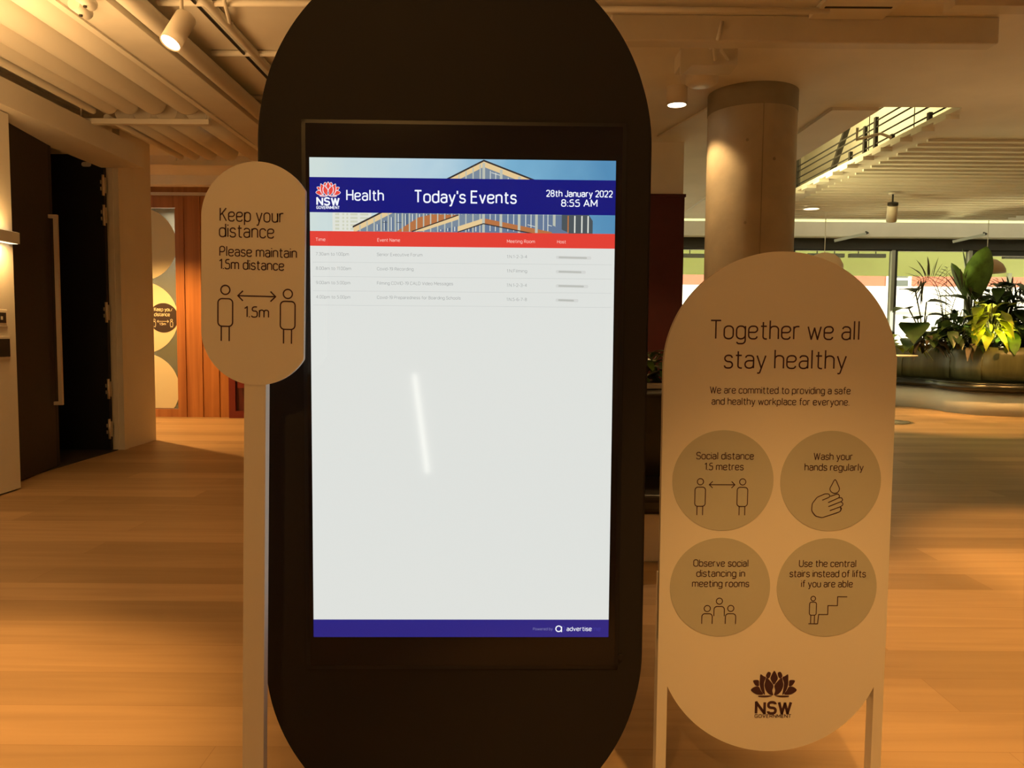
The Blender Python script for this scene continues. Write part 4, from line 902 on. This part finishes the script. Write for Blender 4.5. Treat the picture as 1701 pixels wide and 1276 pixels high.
tb_ = thing('bar_table', 'round white bar table peeking out right of the large sign', 'table', (5.36, 10.8, 0))
b = MB(); b.lathe([(.001, .925), (.285, .925), (.29, .935), (.285, .945), (.001, .945)], 40); b.build('tabletop', M_table, tb_)
b = MB(); b.lathe([(.001, 0), (.22, 0), (.22, .012), (.03, .03), (.03, .925)], 28); b.build('pedestal', M_table, tb_)

PZ = 1.01
plant('paddle_leaf_plant', 'tall paddle leaved plant at the centre of the planter, with one broad upright leaf', (7.56, 12.75, PZ),
      [((.02, -.05, .80), (.02, -.25, 1), .90, .50, .02, False), ((-.06, 0, .86), (-.12, .1, 1), .80, .20, .0, False), ((-.10, .02, .82), (-.38, -.1, .85), .74, .24, .12, False), ((-.12, -.05, .80), (-.85, -.2, .25), .55, .26, .20, False),
       ((.10, .05, .60), (.9, -.1, .55), .55, .2, .35, False), ((.05, .1, .5), (.5, .1, .8), .5, .18, .3, False)], M_leafm, sr=.016, n=9)
palm('feather_palm', 'feathery palm with arching fronds left of the paddle leaves', (7.12, 12.7, PZ), [((-.72, -.1, .86), (-.10, 0, 1.75)), ((-.02, 0, 1.32), (-.02, 0, .8)), ((.36, -.05, 1.0), (.10, 0, 1.2)), ((-.45, .05, 1.12), (-.1, 0, 1.3))], M_palm, .46, .032)
palm('feather_palm', 'second feathery palm, right of the paddle leaves', (8.05, 12.9, PZ), [((-.30, -.1, .95), (-.1, 0, 1.0)), ((.35, 0, .95), (.1, 0, 1.1)), ((.05, .05, 1.15), (0, 0, .8)), ((.6, -.1, .75), (.3, 0, 1.1))], M_palm, .42, .035)
plant('split_leaf_plant', 'dark broad leaved plant on tall stems at the left end of the planter', (6.78, 12.75, PZ - .08),
      [((-.30, -.1, .72), (-.8, -.3, .15), .36, .32, .35, True), ((-.02, -.1, .84), (.7, -.4, .1), .40, .34, .35, True), ((.05, .0, .62), (.75, -.3, .15), .36, .3, .3, True), ((-.18, -.15, .55), (-.7, -.4, .25), .40, .32, .3, True),
       ((-.26, -.2, .50), (-.3, -.6, -.3), .48, .46, .3, True), ((.28, -.1, .48), (.8, -.4, .0), .38, .34, .4, True), ((.15, -.2, .38), (.4, -.7, -.2), .42, .38, .4, True), ((-.02, -.2, .36), (-.2, -.7, -.1), .42, .40, .5, True), ((-.28, -.25, .22), (-.5, -.5, .0), .36, .34, .5, True), ((-.1, .1, 1.0), (-.75, -.2, .3), .38, .26, .25, True), ((.30, -.2, .26), (.5, -.7, -.1), .4, .38, .5, True)], M_leafd, sr=.011)
bush('philodendron', 'low dark leafy plant along the planter rim left of the lit lime plant', (7.10, 12.28, PZ), 48, .32, .42, .24, .16, M_leafd, zmin=.35)
bush('philodendron', 'dark leafy plant between the palm and the lit lime plant', (7.30, 12.75, PZ), 60, .30, .66, .25, .16, M_leafd)
bush('lime_plant', 'bright lime leaved plant lit from below at the front of the planter', (7.50, 12.10, PZ), 46, .22, .74, .28, .19, M_leafy, zmin=.30)
bush('broad_leaf_plant', 'mid green leafy plant right of the lit lime plant', (7.92, 12.2, PZ), 20, .22, .40, .36, .18, M_leafm, zmin=.35, heart=False)
bush('shrub', 'dense dark shrub at the right edge behind the lime plant', (8.18, 12.85, PZ), 130, .32, 1.05, .32, .24, M_leafd, zmin=.05)
bush('shrub', 'dense dark shrub further right, cut by the photo edge', (8.98, 12.85, PZ), 120, .36, 1.15, .32, .24, M_leafd, zmin=.05)
bush('shrub', 'low dark shrub at the far right rim of the planter', (8.58, 12.25, PZ), 50, .28, .5, .30, .22, M_leafd, zmin=.05)
bush('dry_leaf_plant', 'brown drooping dry leaves at the left end of the planter', (6.68, 12.42, PZ), 22, .22, .24, .20, .09, M_leafb, heart=False, droop=.9)
bush('trailing_plant', 'small mottled leaves trailing over the planter rim below the philodendron', (7.16, 11.98, PZ + .02), 7, .10, .06, .15, .08, M_leafb, heart=True, droop=.9)
bush('lime_plant', 'bright lime plant sunlit at the left end of the planter beside the sign', (6.62, 12.95, PZ - .05), 16, .16, .34, .28, .22, M_leafy)
bush('bench_plant', 'small green plant growing behind the banquette, in the gap beside the kiosk', (.86, 5.0, .9), 46, .15, .20, .15, .06, M_leafm, heart=False, zmin=.05, up_=.5)
bush('bench_plant', 'larger green plant behind the banquette, partly hidden by the large sign', (1.24, 5.02, .9), 40, .16, .22, .15, .045, M_leafm, heart=False, zmin=.05, up_=.5)
ul = thing('planter_uplight', 'small uplight glowing at the base of the lime plant', 'lamp', (7.48, 11.80, PZ))
MB().tube([(0, 0, 0), (0, .01, .05)], .035, 14).build('lamp_body', M_lampdark, ul)
b = MB(); b.lathe([(.001, .052), (.03, .052)], 14); b.build('lens', M_lens, ul)
light('SPOT', 'planter_uplight_beam', (7.48, 11.76, PZ + .05), 130, (1, .85, .40), target=(7.46, 12.05, PZ + .6), spot_size=math.radians(110), spot_blend=.6, shadow_soft_size=.04)

# glowing strip on a stand, added behind the camera for the screen's reflected streak
lt = thing('streak_source', 'slim glowing strip added out of view to make the streak reflected in the white screen', 'lamp', (-.432, -1.6, 0))
MB().tube([(0, 0, .27), (-.087, 0, .93)], .014, 12).build('tube', mat('tube_glow', (1, 1, 1), .4, emit=(1, .97, .85), es=9.0), lt)
MB().tube([(.036, 0, .012), (0, 0, .27)], .012, 10).build('stand', M_lampdark, lt)
MB().tube([(.036, 0, 0), (.036, 0, .014)], .12, 24).build('base', M_lampdark, lt)

# ------------------------------------------------------------------ outside the windows
struct('ground', MB().box(-15, 45, 15.06, 60, -.25, -.02), M_pave, 'sunlit pale paving outside the windows', 'ground')
aw = thing('awning', 'pale green awning over the outdoor terrace', 'awning', (6, 17.2, 0))
b = MB(); b.add([(-8, -2.05, 4.4), (9, -2.05, 4.4), (9, 1.0, 3.3), (-8, 1.0, 3.3)], [(0, 1, 2, 3)]); b.build('roof_sheet', M_awn, aw, recalc=False)
MB().box(-8, 9, 1.0, 1.06, 2.62, 3.30).build('fascia', M_awn, aw)
for x in (-6.5, -2.5, 1.2, 5.6): MB().box(x - .04, x + .04, .9, .98, -.02, 2.7).build('post', M_framel, aw)
for i, (x, z) in enumerate(((-1.73, 3.02), (1.2, 3.05), (2.15, 3.05), (5.7, 3.05))):
    h_ = thing('heater', ['dark bar heater under the awning left of the column', 'dark bar heater under the awning above the large sign', 'dark bar heater under the awning right of the large sign top', 'dark bar heater under the awning at the right'][i], 'heater', (6 + x, 17.9, z), group='bar heaters under the awning')
    MB().box(-.42, .42, -.05, .05, -.04, .05).build('body', M_lampdark, h_, bevel=.008)
    for s in (-1, 1): MB().box(s * .2 - .01, s * .2 + .01, -.01, .01, .03, 3.40 - z).build('bracket', M_lampdark, h_)
hsx = thing('brick_house', 'red brick building with white windows across the street', 'building', (16, 31, 0))
MB().box(-12, 14, 0, 4, 3.2, 8).build('brick_wall', M_brick, hsx)
MB().box(-12, 14, -.15, 4, -.2, 3.2).build('ground_storey', M_ext, hsx)
for x in (-3.6, -.6, 2.2, 5.6, 9): 
    w_ = MB().box(x - .5, x + .5, -.06, .05, 3.0, 4.0).build('window', M_ext, hsx)
    MB().box(x - .36, x + .36, -.075, -.065, 3.55, 3.9).box(x - .36, x + .36, -.075, -.065, 3.1, 3.45).build('pane', M_extw, w_)
MB().box(-1.0, 3.4, -.25, -.15, 2.2, 3.15).build('white_sign_board', M_ext, hsx)
wp = tag(MB().box(3, 16, 22.0, 22.35, -.02, .95).build('garden_wall', mat('garden_wall', (.62, .52, .38), .85, noise=.1)), 'low beige wall along the street outside', 'wall')
lf = MB(); tr = thing('tree', 'leafy tree outside, seen left of the concrete column', 'tree', (6.9, 21.5, 0))
for i in range(260):
    a = R.uniform(0, 2 * PI); e = R.uniform(-1, 1); q = R.random() ** .4; c_ = Vector((math.cos(a) * q * .9, math.sin(a) * q * .9, 2.2 + e * 1.0))
    leaf(lf, c_, (R.uniform(-1, 1), R.uniform(-1, 1), R.uniform(-.5, .7)), .26, .10, .4)
lf.build('foliage', M_leafm, tr, recalc=False); MB().tube([(0, 0, 0), (.05, 0, 1.2), (0, 0, 2.6)], .09, 10, r1=.03).build('trunk', M_stem, tr)
